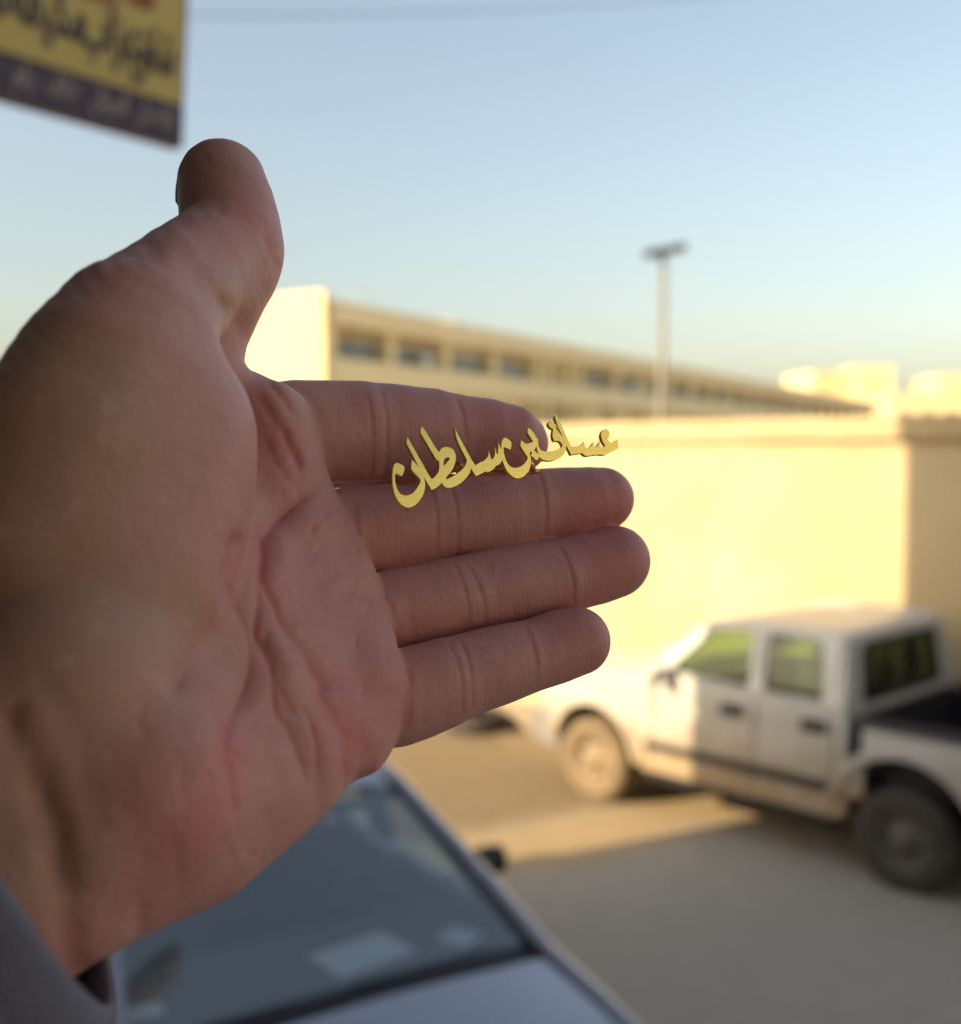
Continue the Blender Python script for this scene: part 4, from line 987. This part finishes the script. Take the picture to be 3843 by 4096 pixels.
# ------------------------------------------------------------------ sleeve
def sleeve():
    n, m = 56, 20; rows = []
    Cc = WC + np.array([0.5, -4.5, -1.0]) + AX * 9.5; Dn = np.array([0, 0, -1.0]); Dn = Dn - AX * (Dn @ AX); Dn /= np.linalg.norm(Dn)
    Tn = np.cross(Dn, AX)
    if Tn @ T_ < 0: Tn = -Tn
    def ring(s, dr):
        out = []
        for k in range(n):
            a = k / n * math.tau
            w = 1 + 0.035 * math.sin(3 * a + s * .09) + 0.03 * math.sin(5 * a - s * .13) + .02 * math.sin(2 * a + s * .2)
            ra = (33 + s * .18 + dr) * w; rb = (31 + s * .16 + dr) * w
            out.append(Cc + AX * (s + 1.5 * math.sin(2 * a + .5)) + Tn * ra * math.cos(a) + Dn * rb * math.sin(a))
        return out
    prof = [(30, -2.2), (10, -2.0), (1, -1.6), (-.6, -.6), (-.6, .6), (.6, 1.4), (3, 1.7), (7, 1.4), (9, .5), (10.5, .9), (16, 1.5), (24, .8), (34, 2.0), (46, .6), (60, 1.8), (80, 1.0), (110, 2)]
    R_ = [ring(s, d) for s, d in prof]; R_ = [r + [r[0]] for r in R_]
    pts = [[Vector(c2w(p / 1000.0)) - OV for p in r] for r in R_]
    me = grid_mesh('sleeve', pts)
    bm = bmesh.new(); bm.from_mesh(me); bmesh.ops.remove_doubles(bm, verts=bm.verts, dist=1e-6); bmesh.ops.recalc_face_normals(bm, faces=bm.faces); bm.to_mesh(me); bm.free()
    o = link('sleeve', me, mat('grey blue sleeve cloth', (0.20, 0.21, 0.285), 0.85, vary=0.2, vscale=60, bump=0.35, bscale=1500), person, True)
    s = o.modifiers.new('sub', 'SUBSURF'); s.levels = 2; s.render_levels = 2
sleeve()

# ------------------------------------------------------------------ gold calligraphy brooch
A_ = lambda *p: [(1540 + x / 5.23, 1680 + y / 5.23) for x, y in p]
B_ = lambda *p: [(1760 + x / 6.2133, 1680 + y / 6.2133) for x, y in p]
C_ = lambda *p: [(1980 + x / 6.2167, 1640 + y / 6.2167) for x, y in p]
D_ = lambda *p: [(2180 + x / 5.828, 1630 + y / 5.828) for x, y in p]
outl = (A_((415, 1000), (390, 958), (330, 920), (250, 895), (215, 920), (185, 980), (170, 1080), (165, 1200), (170, 1330), (190, 1460), (225, 1580), (280, 1680), (350, 1765), (430, 1815), (500, 1828), (580, 1810), (660, 1760), (730, 1680), (790, 1590), (825, 1500), (842, 1400), (842, 1310), (825, 1220), (815, 1165), (985, 1462), (1060, 1425), (1130, 1375))
    + B_((52, 1548), (80, 1600), (130, 1655), (200, 1683), (280, 1680), (370, 1650), (460, 1605), (550, 1545), (640, 1460), (710, 1370), (755, 1290), (778, 1175), (905, 1395), (990, 1350), (1060, 1300), (1120, 1278), (1180, 1285), (1250, 1260), (1310, 1215), (1350, 1165), (1375, 1128), (1420, 1120), (1470, 1085), (1510, 1030), (1537, 975))
    + C_((190, 1310), (240, 1430), (300, 1530), (370, 1610), (440, 1665), (530, 1697), (620, 1685), (700, 1645), (770, 1580), (830, 1490), (865, 1390), (882, 1300), (880, 1210), (865, 1150), (848, 1090), (848, 1045), (880, 1030), (905, 1045), (900, 1080), (880, 1130), (1020, 1245), (1045, 1240), (1085, 1145), (1130, 1205), (1200, 1240), (1300, 1258), (1400, 1255), (1500, 1230), (1590, 1190), (1660, 1130), (1715, 1060), (1745, 980), (1752, 900), (1746, 840))
    + D_((600, 1100), (840, 1062), (870, 1075), (910, 1115), (970, 1128), (1040, 1120), (1110, 1105), (1170, 1105), (1230, 1092), (1300, 1100), (1390, 1100), (1440, 1075), (1550, 1020), (1640, 975), (1690, 930), (1685, 820), (1672, 750), (1600, 800), (1540, 835), (1495, 808), (1440, 745), (1390, 672), (1445, 700), (1470, 685), (1490, 620), (1485, 570), (1450, 520), (1400, 505), (1350, 515), (1310, 560), (1295, 620), (1300, 690), (1320, 760), (1360, 830), (1400, 890), (1335, 930), (1300, 935), (1278, 895), (1260, 810), (1228, 860), (1190, 925), (1160, 935), (1135, 900), (1115, 820), (1070, 880), (1030, 940), (980, 950), (930, 935), (905, 870), (895, 805), (830, 875), (740, 905), (610, 925), (570, 860), (510, 740), (440, 570), (360, 380), (300, 270), (250, 160), (237, 148), (225, 200), (235, 270), (270, 390), (340, 550), (413, 715))
    + C_((1600, 590), (1495, 455), (1515, 385), (1440, 320), (1400, 300), (1345, 270), (1315, 340), (1340, 410), (1400, 460), (1440, 465), (1425, 540), (1415, 620), (1430, 700), (1460, 765), (1560, 765), (1620, 800), (1670, 880), (1640, 930), (1580, 965), (1480, 1010), (1380, 1030), (1280, 1035), (1200, 1025), (1130, 995), (1085, 940), (1065, 880), (1055, 800), (1047, 720), (1038, 680), (1015, 720), (990, 650), (960, 590), (900, 510), (820, 440), (800, 500), (797, 570), (850, 650), (900, 730), (930, 790), (860, 820), (780, 840), (730, 830), (690, 795), (640, 755), (625, 820), (620, 890), (650, 940), (700, 1020), (750, 1100), (790, 1160), (800, 1200), (780, 1250), (720, 1330), (650, 1390), (570, 1430), (480, 1445), (400, 1425), (330, 1370), (270, 1280), (230, 1180), (205, 1060), (195, 960), (195, 915), (290, 945), (355, 985), (375, 960), (392, 850), (385, 795), (330, 740), (270, 700), (215, 685), (180, 730), (155, 800), (148, 870), (140, 960), (135, 1005), (120, 940), (90, 870), (50, 795), (70, 860), (70, 950), (60, 1060), (40, 1110))
    + B_((1385, 820), (1370, 760), (1340, 685), (1352, 760), (1352, 860), (1330, 920), (1290, 970), (1258, 990), (1240, 940), (1225, 870), (1210, 810), (1190, 775), (1198, 840), (1190, 890), (1160, 930), (1100, 990), (1020, 1045), (940, 1095), (885, 1125), (830, 1050), (760, 930), (660, 740), (560, 560), (460, 370), (410, 280), (375, 232), (395, 290), (405, 380), (440, 500), (500, 640), (570, 780), (640, 910), (675, 990), (675, 1040), (650, 1110), (600, 1190), (540, 1250), (440, 1330), (330, 1400), (230, 1455), (170, 1475), (150, 1450), (180, 1400), (250, 1320), (320, 1220), (370, 1100), (395, 980), (395, 880), (370, 790), (320, 720), (250, 685), (150, 672), (70, 690))
    + A_((1190, 595), (1155, 640), (1140, 685), (1100, 630), (1040, 540), (960, 410), (880, 280), (780, 130), (760, 190), (752, 260), (790, 330), (880, 480), (960, 620), (1040, 750), (1105, 855), (1125, 810), (1138, 870), (1145, 960), (1140, 1040), (1120, 1100), (1070, 1170), (1010, 1225), (975, 1225), (930, 1160), (860, 1040), (760, 860), (640, 650), (540, 470), (475, 360), (463, 440), (470, 510), (520, 600), (590, 730), (650, 850), (705, 970), (660, 920), (600, 860), (570, 835), (565, 900), (557, 990), (575, 1050), (640, 1120), (710, 1190), (750, 1250), (748, 1300), (715, 1370), (650, 1470), (570, 1545), (480, 1580), (400, 1578), (330, 1545), (280, 1490), (240, 1390), (215, 1280), (213, 1180), (225, 1115), (280, 1135), (360, 1170), (380, 1140), (400, 1070)))
eye = A_((1230, 970), (1225, 900), (1240, 830), (1280, 785), (1330, 775), (1360, 790), (1365, 810), (1330, 860), (1280, 920))
tri = C_((1005, 885), (1000, 930), (950, 1000), (1070, 1105), (1040, 1000), (1020, 930))
def refine(lp):
    """4-point subdivision that keeps the sharp corners of the cut metal"""
    P = [np.array(p) for p in lp]; n = len(P); cor = []
    for i in range(n):
        a = P[i] - P[i - 1]; b = P[(i + 1) % n] - P[i]
        cor.append(a @ b < 0.72 * np.linalg.norm(a) * np.linalg.norm(b))
    out = []
    for i in range(n):
        j = (i + 1) % n; out.append(tuple(P[i]))
        pa = P[i - 1] if not cor[i] else P[i] * 2 - P[j] if cor[j] else P[i] + (P[i] - P[j]) * .5
        pd = P[(j + 1) % n] if not cor[j] else P[j] * 2 - P[i]
        if cor[i] and cor[j]: continue
        if np.linalg.norm(P[j] - P[i]) < 4: continue
        if cor[i]: pa = P[i] * 2 - P[j]
        if cor[j]: pd = P[j] * 2 - P[i]
        out.append(tuple((P[i] + P[j]) * 0.5625 - (pa + pd) * 0.0625))
    return out
BN = np.array([0.34, -0.17, -0.90]); BN /= np.linalg.norm(BN)          # face normal (camera space)
BC = mm(2000, 1860, 0.2415)
def on_plane(px, py):
    r = np.array([(px - 1921.5) / F, (py - 2048) / F, 1.0]); return r * ((BC @ BN) / (r @ BN))
bu = np.array([1.0, 0, 0]) - BN * BN[0]; bu /= np.linalg.norm(bu); bv = np.cross(BN, bu)
def to2(p): q = on_plane(*p) - BC; return (float(q @ bu), float(q @ bv))
TH = 1.25
BO = Vector(c2w(BC / 1000.0))
def from2(x, y, z):
    q = BC + bu * x + bv * y + BN * (z - TH / 2); return Vector(c2w(q / 1000.0)) - BO
bro = empty('name_brooch', BO)
tag(bro, 'polished gold brooch cut as an Arabic name, pinned between two fingers', 'brooch')
def gold_mat(name, base, rough):
    m = bpy.data.materials.new(name); m.use_nodes = True; N = m.node_tree.nodes; L = m.node_tree.links; b = N['Principled BSDF']
    b.inputs['Metallic'].default_value = 1.0; b.inputs['Roughness'].default_value = rough
    tc = N.new('ShaderNodeTexCoord'); mp = N.new('ShaderNodeMapping'); mp.inputs['Scale'].default_value = (200, 200, 2600); mp.inputs['Rotation'].default_value = (0, 0.25, 0)
    nz = N.new('ShaderNodeTexNoise'); nz.inputs['Scale'].default_value = 1.0; nz.inputs['Detail'].default_value = 4
    L.new(tc.outputs['Object'], mp.inputs[0]); L.new(mp.outputs[0], nz.inputs['Vector'])
    rp = N.new('ShaderNodeValToRGB'); rp.color_ramp.elements[0].color = (*[c * .93 for c in base], 1); rp.color_ramp.elements[1].color = (*base, 1)
    rp.color_ramp.elements[0].position = .35; rp.color_ramp.elements[1].position = .65
    L.new(nz.outputs['Fac'], rp.inputs[0]); L.new(rp.outputs[0], b.inputs['Base Color'])
    bp = N.new('ShaderNodeBump'); bp.inputs['Strength'].default_value = 0.05; bp.inputs['Distance'].default_value = 0.0002
    L.new(nz.outputs['Fac'], bp.inputs['Height']); L.new(bp.outputs['Normal'], b.inputs['Normal'])
    return m
gold = gold_mat('brushed gold', (1.0, 0.77, 0.20), 0.2); gold2 = gold_mat('coppery pin', (0.80, 0.42, 0.20), 0.3)
sgn_ = 1.0 if (to2((2000, 1700))[1]) != 0 else 1.0
me = plate('lettering', [[to2(p) for p in refine(outl)], [to2(p) for p in eye], [to2(p) for p in refine(tri)]], TH, from2, 0.05, 1)
bm = bmesh.new(); bm.from_mesh(me); bmesh.ops.remove_doubles(bm, verts=bm.verts, dist=1e-7); bmesh.ops.recalc_face_normals(bm, faces=bm.faces); bm.to_mesh(me); bm.free()
link('lettering', me, gold, bro)
def cw(px, py, d): return at(px, py, d) - BO
tubeobj('pin', [cw(1296, 1958, .2440), cw(1322, 1957, .2455), cw(1400, 1950, .2530), cw(1600, 1930, .2550), cw(1900, 1897, .2530), cw(2010, 1886, .2500), cw(2158, 1884, .2520)], 0.00045, gold2, bro, 8)
tubeobj('backing_bar', [cw(1930, 1892, .2495), cw(2154, 1886, .2510)], [0.0006, 0.0006], gold2, bro, 8)
tubeobj('hinge', [cw(2118, 1850, .2445), cw(2128, 1886, .2490)], 0.0008, gold2, bro, 8)
tubeobj('catch', [cw(1838, 1862, .2405), cw(1842, 1898, .2455)], 0.0009, gold2, bro, 8)
